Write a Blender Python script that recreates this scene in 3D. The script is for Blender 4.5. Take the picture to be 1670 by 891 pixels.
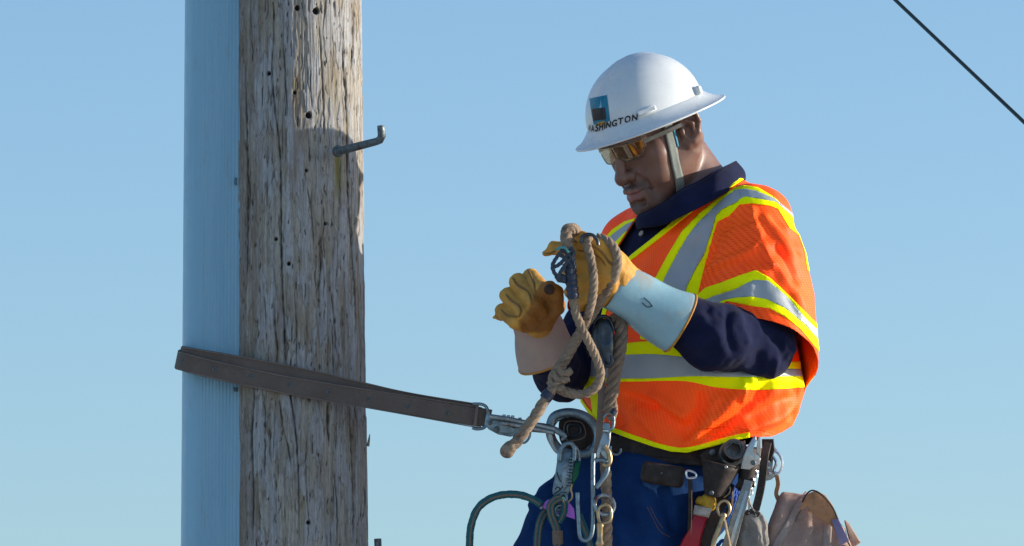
import bpy, bmesh, math, random
import numpy as np
from mathutils import Vector, Matrix
from mathutils.bvhtree import BVHTree
random.seed(7); np.random.seed(7)
scene = bpy.context.scene
for o in list(bpy.data.objects): bpy.data.objects.remove(o)
COL = scene.collection
R_ = math.radians

# ------------------------------------------------------------------ camera
DIST, MPP, PITCH = 12.0, 0.0012, R_(8.0)          # distance, metres per photo pixel at the worker, upward tilt
FWD = np.array([0, math.cos(PITCH), math.sin(PITCH)]); UPV = np.array([0, -math.sin(PITCH), math.cos(PITCH)])
CAMP = -DIST*FWD
cam = bpy.data.cameras.new('camera'); camo = bpy.data.objects.new('camera', cam); COL.objects.link(camo)
camo.location = CAMP; camo.rotation_euler = (math.pi/2+PITCH, 0, 0)
cam.sensor_width = 36; cam.lens = 36*DIST/(1670*MPP); cam.clip_start = .1; cam.clip_end = 20000
scene.camera = camo
# ------------------------------------------------------------------ sky and sun
SUN_EL, SUN_AZ = R_(13), R_(5)      # azimuth: from +X towards +Y (the sun stands to the right, a little behind the worker)
world = bpy.data.worlds.new('World'); scene.world = world; world.use_nodes = True
wn = world.node_tree.nodes; wl = world.node_tree.links
sky = wn.new('ShaderNodeTexSky'); sky.sky_type = 'NISHITA'; sky.sun_disc = False
sky.sun_elevation = SUN_EL; sky.sun_rotation = math.pi/2-SUN_AZ
sky.altitude = 0; sky.air_density = 1.0; sky.dust_density = 1.0; sky.ozone_density = 3.5
bg = wn['Background']; bg.inputs['Strength'].default_value = 0.14
wl.new(sky.outputs[0], bg.inputs[0])
sun = bpy.data.lights.new('sun', 'SUN'); sun.energy = 3.9; sun.angle = R_(.53); sun.color = (1, .90, .78)
suno = bpy.data.objects.new('sun', sun); COL.objects.link(suno)
sd = Vector((math.cos(SUN_EL)*math.cos(SUN_AZ), math.cos(SUN_EL)*math.sin(SUN_AZ), math.sin(SUN_EL)))
suno.rotation_euler = sd.to_track_quat('Z', 'Y').to_euler(); suno.location = (6, 1, 6)
vs = scene.view_settings; vs.view_transform = 'Standard'; vs.look = 'None'; vs.exposure = 0.68; vs.gamma = 1
scene.render.engine = 'CYCLES'

# ------------------------------------------------------------------ measuring helpers
def P(u, v, y=0.0):
    """photo pixel + depth (metres behind the worker's plane) -> point of the place"""
    d = FWD + np.array([1., 0, 0])*((u-835)*MPP/DIST) + UPV*((445.5-v)*MPP/DIST)
    return CAMP + d*((y-CAMP[1])/d[1])
def proj(V):
    q = V-CAMP; f = q@FWD
    return 835+q[:, 0]/f*DIST/MPP, 445.5-(q@UPV)/f*DIST/MPP
PX = MPP
def smooth01(x): x = np.clip(x, 0, 1); return x*x*(3-2*x)
# ------------------------------------------------------------------ noise
_perm = np.random.RandomState(3).permutation(256); _perm = np.concatenate([_perm]*3)
_g = np.random.RandomState(4).randn(256, 3); _g /= np.linalg.norm(_g, axis=1)[:, None]
def pn(p):
    p = np.asarray(p, float); i = np.floor(p).astype(int); f = p-i; i &= 255; w = f*f*f*(f*(f*6-15)+10)
    r = 0
    for dx in (0, 1):
        for dy in (0, 1):
            for dz in (0, 1):
                h = _perm[_perm[_perm[(i[:, 0]+dx) & 255]+((i[:, 1]+dy) & 255)]+((i[:, 2]+dz) & 255)]
                g = (_g[h]*(f-np.array([dx, dy, dz]))).sum(1)
                r = r+g*(w[:, 0] if dx else 1-w[:, 0])*(w[:, 1] if dy else 1-w[:, 1])*(w[:, 2] if dz else 1-w[:, 2])
    return r*1.5
# ------------------------------------------------------------------ signed distance shapes
def A(x): return np.asarray(x, float)
def smin(a, b, k): h = np.clip(.5+.5*(b-a)/k, 0, 1); return b*(1-h)+a*h-k*h*(1-h)
def smax(a, b, k): return -smin(-a, -b, k)
def cap(p, a, b, ra, rb=None):
    rb = ra if rb is None else rb; a = A(a); b = A(b); ab = b-a
    t = np.clip(((p-a)@ab)/(ab@ab), 0, 1)
    return np.linalg.norm(p-a-t[:, None]*ab, axis=1)-(ra+(rb-ra)*t)
def chain(p, pts, rs, k=.006):
    d = None
    for i in range(len(pts)-1):
        e = cap(p, pts[i], pts[i+1], rs[i], rs[i+1]); d = e if d is None else smin(d, e, k)
    return d
def ell(p, c, r, M=None):
    q = p-A(c)
    if M is not None: q = q@M
    r = A(r); k0 = np.linalg.norm(q/r, axis=1); k1 = np.linalg.norm(q/(r*r), axis=1)+1e-9
    return k0*(k0-1)/k1
def sph(p, c, r): return np.linalg.norm(p-A(c), axis=1)-r
def rbox(p, c, h, r, M=None):
    q = p-A(c)
    if M is not None: q = q@M
    q = np.abs(q)-(A(h)-r)
    return np.linalg.norm(np.maximum(q, 0), axis=1)+np.minimum(q.max(1), 0)-r
# ------------------------------------------------------------------ surface of a distance field
def sdf_mesh(fn, lo, hi, h, B=8):
    lo = A(lo); hi = A(hi); nb = np.ceil((hi-lo)/(h*B)).astype(int); N = nb*B+1
    bi = np.stack(np.meshgrid(*[np.arange(n) for n in nb], indexing='ij'), -1).reshape(-1, 3)
    d = fn(lo+(bi+.5)*B*h); act = bi[np.abs(d) < B*h*.866*1.7+3*h]
    pm = np.zeros(N, bool); cm = np.zeros(N, bool)
    for i, j, k in act*B:
        pm[i:i+B+1, j:j+B+1, k:k+B+1] = True; cm[i:i+B, j:j+B, k:k+B] = True
    idx = np.argwhere(pm); val = np.ones(N, np.float32)
    for s in range(0, len(idx), 400000): 
        q = idx[s:s+400000]; val[q[:, 0], q[:, 1], q[:, 2]] = fn(lo+q*h)
    c = np.argwhere(cm); off = np.array([[x, y, z] for x in (0, 1) for y in (0, 1) for z in (0, 1)])
    cv = np.stack([val[c[:, 0]+o[0], c[:, 1]+o[1], c[:, 2]+o[2]] for o in off], 1)
    m = (cv.min(1) < 0) & (cv.max(1) >= 0); c = c[m]; cv = cv[m]
    acc = np.zeros((len(c), 3)); cnt = np.zeros(len(c))
    for a in range(8):
        for b in range(a+1, 8):
            if abs(off[a]-off[b]).sum() == 1:
                s = (cv[:, a] < 0) != (cv[:, b] < 0)
                t = np.where(s, cv[:, a]/(cv[:, a]-cv[:, b]+1e-12), 0)
                acc += (s[:, None])*(off[a]+t[:, None]*(off[b]-off[a])); cnt += s
    V = lo+(c+acc/cnt[:, None])*h
    vid = np.full(N, -1, np.int64); vid[c[:, 0], c[:, 1], c[:, 2]] = np.arange(len(c))
    F = []
    for a in range(3):
        b, cc = (a+1) % 3, (a+2) % 3
        s0 = [slice(1, -1)]*3; s1 = [slice(1, -1)]*3; s0[a] = slice(0, -1); s1[a] = slice(1, None)
        v0 = val[tuple(s0)]; v1 = val[tuple(s1)]
        e = np.argwhere((v0 < 0) != (v1 < 0)); 
        if not len(e): continue
        o1 = np.array([1, 1, 1]); o1[a] = 0; e = e+o1
        inside = val[e[:, 0], e[:, 1], e[:, 2]] < 0
        eb = np.zeros(3, int); eb[b] = 1; ec = np.zeros(3, int); ec[cc] = 1
        g = lambda q: vid[q[:, 0], q[:, 1], q[:, 2]]
        q = np.stack([g(e-eb-ec), g(e-ec), g(e), g(e-eb)], 1)
        q[~inside] = q[~inside][:, ::-1]; F.append(q[(q >= 0).all(1)])
    F = np.concatenate(F)
    for _ in range(2):
        d = fn(V); n = grad(fn, V, h*.5); V = V-n*np.clip(d, -h, h)[:, None]
    return V, F
def grad(fn, V, e):
    n = np.stack([fn(V+np.eye(3)[i]*e)-fn(V-np.eye(3)[i]*e) for i in range(3)], 1)
    return n/(np.linalg.norm(n, axis=1)[:, None]+1e-12)
def vnormals(V, F):
    n = np.zeros_like(V)
    fa = np.cross(V[F[:, 2]]-V[F[:, 0]], V[F[:, -1]]-V[F[:, 1]]) if F.shape[1] == 4 else np.cross(V[F[:, 1]]-V[F[:, 0]], V[F[:, 2]]-V[F[:, 0]])
    for k in range(F.shape[1]): np.add.at(n, F[:, k], fa)
    return n/(np.linalg.norm(n, axis=1)[:, None]+1e-12)
def tris(F): return np.concatenate([F[:, [0, 1, 2]], F[:, [0, 2, 3]]]) if F.shape[1] == 4 else F
def relax(V, F, it=2, w=.5):
    T = tris(F)
    for _ in range(it):
        s = np.zeros_like(V); c = np.zeros(len(V))
        for a, b in ((0, 1), (1, 2), (2, 0)):
            np.add.at(s, T[:, a], V[T[:, b]]); np.add.at(s, T[:, b], V[T[:, a]])
            np.add.at(c, T[:, a], 1); np.add.at(c, T[:, b], 1)
        V = V*(1-w)+s/np.maximum(c, 1)[:, None]*w
    return V
def clip(V, T, f):
    """keep the part of a triangle mesh where f > 0; V may carry extra columns"""
    T = tris(T); ins = f > 0; k = ins[T].sum(1); keep = T[k == 3]; cut = T[(k == 1) | (k == 2)]
    newV = []; out = []; cache = {}; nV = len(V)
    def edge(i, j):
        key = (i, j) if i < j else (j, i)
        if key not in cache:
            t = f[i]/(f[i]-f[j]); cache[key] = nV+len(newV); newV.append(V[i]+(V[j]-V[i])*t)
        return cache[key]
    for t in cut:
        poly = []
        for a in range(3):
            i, j = int(t[a]), int(t[(a+1) % 3])
            if ins[i]: poly.append(i)
            if ins[i] != ins[j]: poly.append(edge(i, j))
        for a in range(1, len(poly)-1): out.append((poly[0], poly[a], poly[a+1]))
    VV = np.concatenate([V, np.array(newV)]) if newV else V
    TT = np.concatenate([keep, np.array(out, int)]) if out else keep
    us = np.unique(TT); mp = np.full(len(VV), -1); mp[us] = np.arange(len(us))
    return VV[us], mp[TT]
def comps(T):
    n = T.max()+1; lab = np.arange(n)
    while True:
        m = lab[T].min(1); new = lab.copy()
        for k in range(3): np.minimum.at(new, T[:, k], m)
        new = new[new]
        if (new == lab).all(): break
        lab = new
    return [T[lab[T[:, 0]] == l] for l in np.unique(lab[T[:, 0]])]
def compact(V, T):
    us = np.unique(T); mp = np.full(len(V), -1); mp[us] = np.arange(len(us)); return V[us], mp[T]
def polydist(u, v, poly, closed=True):
    """signed distance to a pixel polygon, > 0 inside; open: distance to a polyline"""
    p = A(poly); n = len(p); d = np.full(len(u), 1e9); ins = np.zeros(len(u), bool)
    for i in range(n if closed else n-1):
        a = p[i]; b = p[(i+1) % n]; ab = b-a; L = ab@ab+1e-9
        t = np.clip(((u-a[0])*ab[0]+(v-a[1])*ab[1])/L, 0, 1)
        d = np.minimum(d, np.hypot(u-a[0]-t*ab[0], v-a[1]-t*ab[1]))
        if closed:
            c = ((a[1] > v) != (b[1] > v)) & (u < (b[0]-a[0])*(v-a[1])/(b[1]-a[1]+1e-12)+a[0]); ins ^= c
    return np.where(ins, d, -d) if closed else d
def folds(V, N, lst, k=1.0):
    """raise ridges / press creases along lines measured on the side that faces the camera"""
    u, v = proj(V); face = smooth01((-(N@FWD)-.05)/.35); D = np.zeros(len(V))
    for pts, w, amp in lst:
        w = w*1.2; p = A(crv2(pts)); d = np.full(len(u), 1e9); s = np.zeros(len(u)); n = len(p)
        near = (np.abs(u-p[:, 0].mean()) < np.ptp(p[:, 0])/2+4*w) & (np.abs(v-p[:, 1].mean()) < np.ptp(p[:, 1])/2+4*w)
        ui, vi = u[near], v[near]; d = np.full(len(ui), 1e9); s = np.zeros(len(ui))
        for i in range(n-1):
            a = p[i]; ab = p[i+1]-a; t = np.clip(((ui-a[0])*ab[0]+(vi-a[1])*ab[1])/(ab@ab+1e-9), 0, 1)
            e = np.hypot(ui-a[0]-t*ab[0], vi-a[1]-t*ab[1]); m = e < d; d[m] = e[m]; s[m] = ((i+t)/(n-1))[m]
        ends = smooth01(s/.22+.15)*smooth01((1-s)/.22+.15)
        D[near] += amp*.001*k*np.exp(-(d/w)**2)*ends
    return V+N*(D*face)[:, None]
def crv2(pts, n=6):
    p = A(pts)
    if len(p) < 3: return p
    return spline(p, n)
def spline(p, n=8):
    p = A(p); q = np.concatenate([[2*p[0]-p[1]], p, [2*p[-1]-p[-2]]]); out = []
    for i in range(1, len(q)-2):
        for t in np.arange(n)/n:
            a, b, c, d = q[i-1], q[i], q[i+1], q[i+2]
            out.append(.5*(2*b+(c-a)*t+(2*a-5*b+4*c-d)*t*t+(3*b-a-3*c+d)*t**3))
    out.append(p[-1]); return np.array(out)
def cspline(p, n=8):
    p = A(p); m = len(p); q = np.concatenate([p[-2:], p, p[:2]]); return spline(q, n)[2*n:(2+m)*n]
def pxs(lst, y0=0):
    """pixel path [(u, v[, y[, r_px]])] -> points and radii"""
    return np.array([P(a[0], a[1], a[2] if len(a) > 2 and a[2] is not None else y0) for a in lst])
def resample(p, step):
    L = np.concatenate([[0], np.cumsum(np.linalg.norm(np.diff(p, axis=0), axis=1))]); n = max(2, int(L[-1]/step)+1)
    s = np.linspace(0, L[-1], n); return np.stack([np.interp(s, L, p[:, k]) for k in range(p.shape[1])], 1), s
def frames(p, hint=None):
    t = np.gradient(p, axis=0); t /= np.linalg.norm(t, axis=1)[:, None]+1e-12
    n = np.zeros_like(p); a = A(hint) if hint is not None else (A([0, 0, 1]) if abs(t[0][2]) < .9 else A([1, 0, 0]))
    if hint is not None:
        n = a-(t@a)[:, None]*t; n /= np.linalg.norm(n, axis=1)[:, None]+1e-12
    else:
        x = a-(t[0]@a)*t[0]
        for i in range(len(p)):
            x = x-(t[i]@x)*t[i]; x /= np.linalg.norm(x)+1e-12; n[i] = x
    return t, n, np.cross(t, n)
# ------------------------------------------------------------------ mesh collecting
class MB:
    def __init__(s): s.V = []; s.F = []; s.n = 0; s.uv = {}
    def add(s, V, F):
        V = A(V); s.V.append(V); s.F += [tuple(int(i)+s.n for i in f) for f in F]; s.n += len(V); return s
    def sweep(s, path, prof, hint=None, closed=False, caps=True, scale=None):
        """prof: Kx2 outline; scale: per-point factor"""
        p = A(path)
        if closed: 
            t = np.roll(p, -1, 0)-np.roll(p, 1, 0); t /= np.linalg.norm(t, axis=1)[:, None]; a = A(hint); n = a-(t@a)[:, None]*t; n /= np.linalg.norm(n, axis=1)[:, None]; b = np.cross(t, n)
        else: t, n, b = frames(p, hint)
        prof = A(prof); K = len(prof); m = len(p); sc = np.ones(m) if scale is None else A(scale)
        V = (p[:, None]+n[:, None]*(prof[None, :, :1]*sc[:, None, None])+b[:, None]*(prof[None, :, 1:]*sc[:, None, None])).reshape(-1, 3)
        F = []
        for i in range(m if closed else m-1):
            j = (i+1) % m
            for k in range(K):
                l = (k+1) % K; F.append((i*K+k, i*K+l, j*K+l, j*K+k))
        if caps and not closed: F += [tuple(range(K))[::-1], tuple((m-1)*K+k for k in range(K))]
        return s.add(V, F)
    def tube(s, path, r, sides=10, closed=False, hint=None, caps=True):
        a = np.arange(sides)/sides*2*math.pi
        r = np.full(len(path), r) if np.isscalar(r) else A(r)
        return s.sweep(path, np.stack([np.cos(a), np.sin(a)], 1), hint, closed, caps, r)
    def ribbon(s, path, w, th, hint, closed=False):
        e = min(th*.35, .002); x, y = w/2, th/2
        return s.sweep(path, [(-x+e, -y), (x-e, -y), (x, -y+e), (x, y-e), (x-e, y), (-x+e, y), (-x, y-e), (-x, -y+e)], hint, closed)
    def ring(s, c, nrm, R, r, n=32, sides=10, ax=None, e=1.0):
        c = A(c); z = A(nrm)/np.linalg.norm(nrm); x = A(ax) if ax is not None else np.cross([0.01, .02, 1], z); x = x-(x@z)*z; x /= np.linalg.norm(x); y = np.cross(z, x)
        a = np.arange(n)/n*2*math.pi; return s.tube(c+np.cos(a)[:, None]*x*R+np.sin(a)[:, None]*y*R*e, r, sides, True, z)
    def cyl(s, a, b, r, sides=16, rb=None, bev=None):
        a = A(a); b = A(b); d = (b-a)/np.linalg.norm(b-a); rb = r if rb is None else rb; e = bev if bev is not None else min(r, rb)*.18
        e = min(e, np.linalg.norm(b-a)*.3)
        return s.tube([a, a+d*1e-5, a+d*e, b-d*e, b-d*1e-5, b], [0.001*r, r-e, r, rb, rb-e, .001*r], sides)
    def lathe(s, a, d, prof, sides=20):
        a = A(a); d = A(d)/np.linalg.norm(d); pts = [a+d*h for h, r in prof]
        for i in range(1, len(pts)):
            if np.linalg.norm(pts[i]-pts[i-1]) < 1e-7: pts[i] = pts[i]+d*2e-6*i
        t = A(pts); x = np.cross(d, [0, 0, 1.]) if abs(d[2]) < .9 else np.cross(d, [1., 0, 0]); x /= np.linalg.norm(x); y = np.cross(d, x)
        an = np.arange(sides)/sides*2*math.pi; K = sides
        V = np.concatenate([t[i]+(np.cos(an)[:, None]*x+np.sin(an)[:, None]*y)*max(prof[i][1], 1e-5) for i in range(len(t))])
        F = [(i*K+k, i*K+(k+1) % K, (i+1)*K+(k+1) % K, (i+1)*K+k) for i in range(len(t)-1) for k in range(K)]
        F += [tuple(range(K))[::-1], tuple((len(t)-1)*K+k for k in range(K))]
        return s.add(V, F)
    def box(s, c, h, M=None, bev=.0015):
        """bevelled box: centre, half sizes, rotation (columns = axes)"""
        c = A(c); h = A(h); M = np.eye(3) if M is None else A(M); e = min(bev, *(h*.45)); V = []; 
        for sx in (-1, 1):
            for sy in (-1, 1):
                for sz in (-1, 1):
                    S_ = A([sx, sy, sz])
                    for ax in range(3):
                        q = h*S_-e*S_*(np.arange(3) != ax); V.append(q)
        bm = bmesh.new()
        for q in V: bm.verts.new(c+M@q)
        r = bmesh.ops.convex_hull(bm, input=bm.verts[:]); bm.verts.index_update()
        VV = [v.co[:] for v in bm.verts]; FF = [[v.index for v in f.verts] for f in bm.faces]; bm.free(); return s.add(VV, FF)
    def plate(s, poly, y, th, bev=.001, nrm=None):
        """flat plate with a pixel outline, front face at depth y, real thickness th"""
        f = np.array([P(a, b, y) for a, b in poly]); c = f.mean(0); g = c+(f-c)*(1-bev/np.linalg.norm(f-c, axis=1).mean()*1.4)
        n = A([0, 1, 0]) if nrm is None else A(nrm); K = len(poly)
        V = np.concatenate([g, f+n*bev, f+n*(th-bev), g+n*th]); F = [tuple(range(K)), tuple(3*K+k for k in range(K))[::-1]]
        for r in range(3): F += [(r*K+k, (r+1)*K+k, (r+1)*K+(k+1) % K, r*K+(k+1) % K) for k in range(K)]
        return s.add(V, F)
    def build(s, name, m, parent=None, smooth=True):
        return mesh(name, np.concatenate(s.V), s.F, m, parent, smooth)
def mesh(name, V, F, m, parent=None, smooth=True, attrs=None, flat_angle=None):
    me = bpy.data.meshes.new(name); me.from_pydata(A(V).tolist(), [], [tuple(map(int, f)) for f in F])
    if attrs:
        for k, a in attrs.items():
            a = A(a)
            if a.ndim == 1: at = me.attributes.new(k, 'FLOAT', 'POINT'); at.data.foreach_set('value', a.astype(np.float32))
            else: at = me.attributes.new(k, 'FLOAT_VECTOR', 'POINT'); at.data.foreach_set('vector', a.astype(np.float32).ravel())
    bm = bmesh.new(); bm.from_mesh(me); bmesh.ops.recalc_face_normals(bm, faces=bm.faces[:]) if not attrs or 'keep' not in attrs else None
    if smooth:
        for f in bm.faces: f.smooth = True
        for e in bm.edges:
            if len(e.link_faces) == 2 and e.calc_face_angle(0) > R_(42): e.smooth = False
    bm.to_mesh(me); bm.free(); me.update()
    if m is not None: me.materials.append(m)
    o = bpy.data.objects.new(name, me); COL.objects.link(o)
    if parent is not None: adopt(o, parent)
    return o
def adopt(o, parent):
    o.parent = parent
    def wt(q): return q.location.copy() if q.parent is None else wt(q.parent)+q.matrix_parent_inverse.translation+q.location
    o.matrix_parent_inverse = Matrix.Translation(-wt(parent))
def thing(name, label, cat, loc, group=None):
    o = bpy.data.objects.new(name, None); COL.objects.link(o); o.location = loc; o.empty_display_size = .05
    return tag(o, label, cat, group)
def tag(o, label, cat=None, group=None):
    o['label'] = label
    if cat: o['category'] = cat
    if group: o['group'] = group
    return o
def bvh(V, F): return BVHTree.FromPolygons([tuple(x) for x in V], [tuple(int(i) for i in f) for f in F])
def onto(bv, u, v, off=0.0, ydef=0.0):
    """point of a built surface seen at a pixel, lifted off it"""
    p = P(u, v, 0); d = p-CAMP; d /= np.linalg.norm(d); h = bv.ray_cast(Vector(CAMP), Vector(d), 50)
    if h[0] is None: return P(u, v, ydef), -FWD
    n = A(h[1]); n = n if n@FWD < 0 else -n
    return A(h[0])+n*off, n
def solid(o, th, off=-1.0):
    md = o.modifiers.new('thickness', 'SOLIDIFY'); md.thickness = th; md.offset = off; md.use_rim = True; return o
# ------------------------------------------------------------------ materials
class NT:
    def __init__(s, name):
        s.m = bpy.data.materials.new(name); s.m.use_nodes = True; s.t = s.m.node_tree; s.n = s.t.nodes; s.l = s.t.links
        s.b = s.n['Principled BSDF']; s.out = s.n['Material Output']
    def node(s, ty, ins=None, **kw):
        n = s.n.new('ShaderNode'+ty)
        for k, v in kw.items(): setattr(n, k, v)
        for k, v in (ins or {}).items():
            if hasattr(v, 'is_linked') or hasattr(v, 'links'): s.l.new(v, n.inputs[k])
            else: n.inputs[k].default_value = v
        return n
    def obj(s): return s.node('TexCoord').outputs['Object']
    def attr(s, name): return s.node('Attribute', attribute_name=name)
    def noise(s, vec, scale, detail=4, rough=.55, dist=0): return s.node('TexNoise', {'Vector': vec, 'Scale': scale, 'Detail': detail, 'Roughness': rough, 'Distortion': dist}).outputs['Fac']
    def mapv(s, vec, sc=(1, 1, 1), loc=(0, 0, 0), rot=(0, 0, 0)): return s.node('Mapping', {'Vector': vec, 'Scale': sc, 'Location': loc, 'Rotation': rot}).outputs[0]
    def ramp(s, fac, stops, interp='LINEAR'):
        r = s.node('ValToRGB', {'Fac': fac}); e = r.color_ramp; e.interpolation = interp
        while len(e.elements) < len(stops): e.elements.new(.5)
        for el, (p, c) in zip(e.elements, stops): el.position = p; el.color = (*c, 1) if isinstance(c, tuple) else (c, c, c, 1)
        return r.outputs[0]
    def mix(s, fac, a, b, mode='MIX'):
        n = s.node('Mix', data_type='RGBA', blend_type=mode)
        for k, v in ((0, fac), (6, a), (7, b)):
            if hasattr(v, 'links'): s.l.new(v, n.inputs[k])
            else: n.inputs[k].default_value = v if k == 0 else ((*v, 1) if len(v) == 3 else v)
        return n.outputs[2]
    def math(s, op, a, b=0.0):
        n = s.node('Math', operation=op)
        for k, v in ((0, a), (1, b)):
            if hasattr(v, 'links'): s.l.new(v, n.inputs[k])
            else: n.inputs[k].default_value = v
        return n.outputs[0]
    def bump(s, h, strength, dist, prev=None):
        n = s.node('Bump', {'Height': h, 'Strength': strength, 'Distance': dist})
        if prev is not None: s.l.new(prev, n.inputs['Normal'])
        return n.outputs[0]
    def set(s, **kw):
        for k, v in kw.items():
            k = {'col': 'Base Color', 'rough': 'Roughness', 'metal': 'Metallic', 'nrm': 'Normal', 'spec': 'Specular IOR Level', 'coat': 'Coat Weight', 'sheen': 'Sheen Weight', 'trans': 'Transmission Weight', 'alpha': 'Alpha'}[k]
            if hasattr(v, 'links'): s.l.new(v, s.b.inputs[k])
            else: s.b.inputs[k].default_value = (*v, 1) if isinstance(v, tuple) and len(v) == 3 else v
        return s
def basic(name, c1, c2=None, sc=60, rough=.7, metal=0, bump=.3, bd=.001, rr=.1, spec=.4, coat=0, dirt=None, dsc=14, sheen=0):
    """two-tone mottled surface with fine relief and optional dirt"""
    t = NT(name); v = t.obj(); c2 = c2 or tuple(x*.75 for x in c1)
    f = t.noise(v, sc, 5, .6); col = t.mix(t.ramp(f, [(.3, 0.), (.7, 1.)]), c1, c2)
    if dirt: col = t.mix(t.ramp(t.noise(v, dsc, 6, .65), [(.5, 0.), (.68, .8)]), col, dirt)
    r = t.ramp(t.noise(v, sc*.7, 3), [(.3, max(rough-rr, .03)), (.7, min(rough+rr, 1))])
    t.set(col=col, rough=r, metal=metal, spec=spec, coat=coat, sheen=sheen, nrm=t.bump(t.noise(v, sc*3, 4), bump, bd))
    return t.m
def cloth(name, c1, c2, weave=900, wr=.25, bump=.4, rough=.85, sheen=.15, patch=9, dust=None, spec=.06):
    """woven fabric: weave relief, faded patches"""
    t = NT(name); v = t.obj()
    w1 = t.node('TexWave', {'Vector': t.mapv(v, rot=(0, R_(38), R_(30))), 'Scale': weave/10, 'Distortion': 1.5, 'Detail': 2}, bands_direction='Z').outputs['Fac']
    w2 = t.noise(v, weave*.6, 2)
    col = t.mix(t.ramp(t.noise(v, patch, 5, .6), [(.32, 0.), (.68, 1.)]), c1, c2)
    col = t.mix(t.ramp(w2, [(.35, 0.), (.65, wr)]), col, tuple(x*.55 for x in c1))
    if dust: col = t.mix(t.ramp(t.noise(v, 30, 6, .7), [(.55, 0.), (.75, .5)]), col, dust)
    n = t.bump(w1, bump*.3, .0004); n = t.bump(w2, .5, .0006, n); n = t.bump(t.noise(v, 55, 4), .4, .003, n)
    t.set(col=col, rough=rough, spec=spec, sheen=sheen, nrm=n)
    return t.m
def hivis(name, c1, c2, shade):
    """knitted mesh: rows of small holes, laid along the fabric by the 'weave' attribute"""
    t = NT(name); v = t.attr('weave').outputs['Vector']
    a = t.node('TexWave', {'Vector': v, 'Scale': 50, 'Distortion': .4, 'Detail': 1}, bands_direction='X').outputs['Fac']
    b = t.node('TexWave', {'Vector': v, 'Scale': 66, 'Distortion': .4, 'Detail': 1}, bands_direction='Y').outputs['Fac']
    hole = t.math('MULTIPLY', a, b); o = t.obj()
    col = t.mix(t.ramp(t.noise(o, 7, 4), [(.3, 0.), (.7, 1.)]), c1, c2)
    vis = t.ramp(t.noise(o, 11, 3), [(.35, .4), (.65, 1.)])
    hm = t.math('MULTIPLY', t.ramp(hole, [(.35, 0.), (.75, 1.)]), vis)
    col = t.mix(hm, col, shade)
    n = t.bump(hole, -.35, .0012); n = t.bump(t.noise(o, 40, 4), .35, .004, n)
    t.set(col=col, rough=.62, spec=.3, nrm=n)
    return t.m
def metal(name, c, rough=.35, dirt=(.05, .04, .03), amt=.6, sc=40, rust=None):
    t = NT(name); v = t.obj()
    f = t.noise(v, sc, 6, .65); col = t.mix(t.ramp(f, [(.48, 0.), (.7, amt)]), c, dirt)
    if rust: col = t.mix(t.ramp(t.noise(v, sc*.6, 6, .7), [(.55, 0.), (.68, .9)]), col, rust)
    r = t.ramp(t.noise(v, sc*2, 4), [(.3, max(.08, rough-.12)), (.7, rough+.2)])
    t.set(col=col, rough=r, metal=t.ramp(f, [(.5, .95), (.72, .45)]), nrm=t.bump(t.noise(v, sc*6, 4), .25, .0006))
    return t.m
M = {}
M['strap'] = cloth('brown_webbing', (.135, .105, .088), (.175, .138, .116), 700, .35, .5, .8, .05, 14, (.2, .17, .15))
M['strap_edge'] = cloth('strap_edge', (.24, .195, .165), (.17, .135, .115), 700, .3, .5, .9, .05, 20)
M['steel'] = metal('galvanised_steel', (.24, .32, .36), .42, (.07, .08, .08), .6, 55)
M['steel_rust'] = metal('worn_steel', (.40, .45, .46), .42, (.07, .06, .05), .6, 60, (.16, .05, .02))
M['chrome'] = metal('polished_steel', (.72, .73, .74), .2, (.2, .2, .2), .35, 70)
M['darkmetal'] = metal('blackened_metal', (.07, .085, .10), .35, (.02, .022, .025), .5, 70)
M['brass'] = metal('bronze', (.52, .38, .21), .38, (.16, .115, .07), .6, 60)
M['bolt'] = metal('rusty_iron', (.16, .19, .20), .6, (.03, .028, .028), .6, 90, (.10, .05, .03))
M['navy'] = cloth('navy_cotton', (.008, .011, .036), (.016, .021, .062), 1000, .4, .5, .9, .04, 13)
M['denim'] = cloth('blue_work_trousers', (.010, .040, .140), (.018, .062, .19), 900, .45, .5, .9, .0, 11)
M['orange'] = hivis('orange_mesh', (1.65, .115, .004), (1.7, .165, .006), (.85, .025, .0))
M['yellow'] = cloth('lime_yellow_tape', (1.12, 1.15, .0), (1.18, 1.2, .004), 700, .08, .25, .6, 0, 9)
def silver_tape():
    t = NT('silver_reflective_tape'); v = t.obj()
    col = t.mix(t.ramp(t.noise(v, 16, 5), [(.3, 0.), (.7, 1.)]), (.33, .38, .41), (.41, .45, .47))
    n = t.bump(t.noise(v, 900, 2), .2, .0004); n = t.bump(t.noise(v, 26, 4), .35, .004, n)
    t.set(col=col, rough=t.ramp(t.noise(v, 30, 4), [(.3, .45), (.7, .6)]), metal=0., spec=.4, nrm=n)
    return t.m
M['silver'] = silver_tape()
def glove_leather():
    t = NT('tan_leather'); v = t.obj(); f = t.noise(v, 35, 5, .6)
    c = t.mix(t.ramp(f, [(.3, 0.), (.7, 1.)]), (.68, .345, .060), (.54, .25, .038)); c = t.mix(t.ramp(t.noise(v, 17, 6, .65), [(.5, 0.), (.68, .7)]), c, (.32, .14, .03))
    c = t.mix(t.attr('palm_shade_stain').outputs['Fac'], c, t.mix(f, (.33, .125, .022), (.22, .08, .018)))        # shaded side of the fist painted darker, plus some leather staining
    n = t.bump(t.noise(v, 260, 4), .5, .001); n = t.bump(t.noise(v, 70, 5, .65), .6, .003, n)
    t.set(col=c, rough=t.ramp(t.noise(v, 25, 3), [(.3, .55), (.7, .75)]), spec=.35, nrm=n); return t.m
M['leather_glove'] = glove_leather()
M['leather_seam'] = basic('leather_seam', (.30, .155, .035), (.20, .10, .028), 60, .7)
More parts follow.
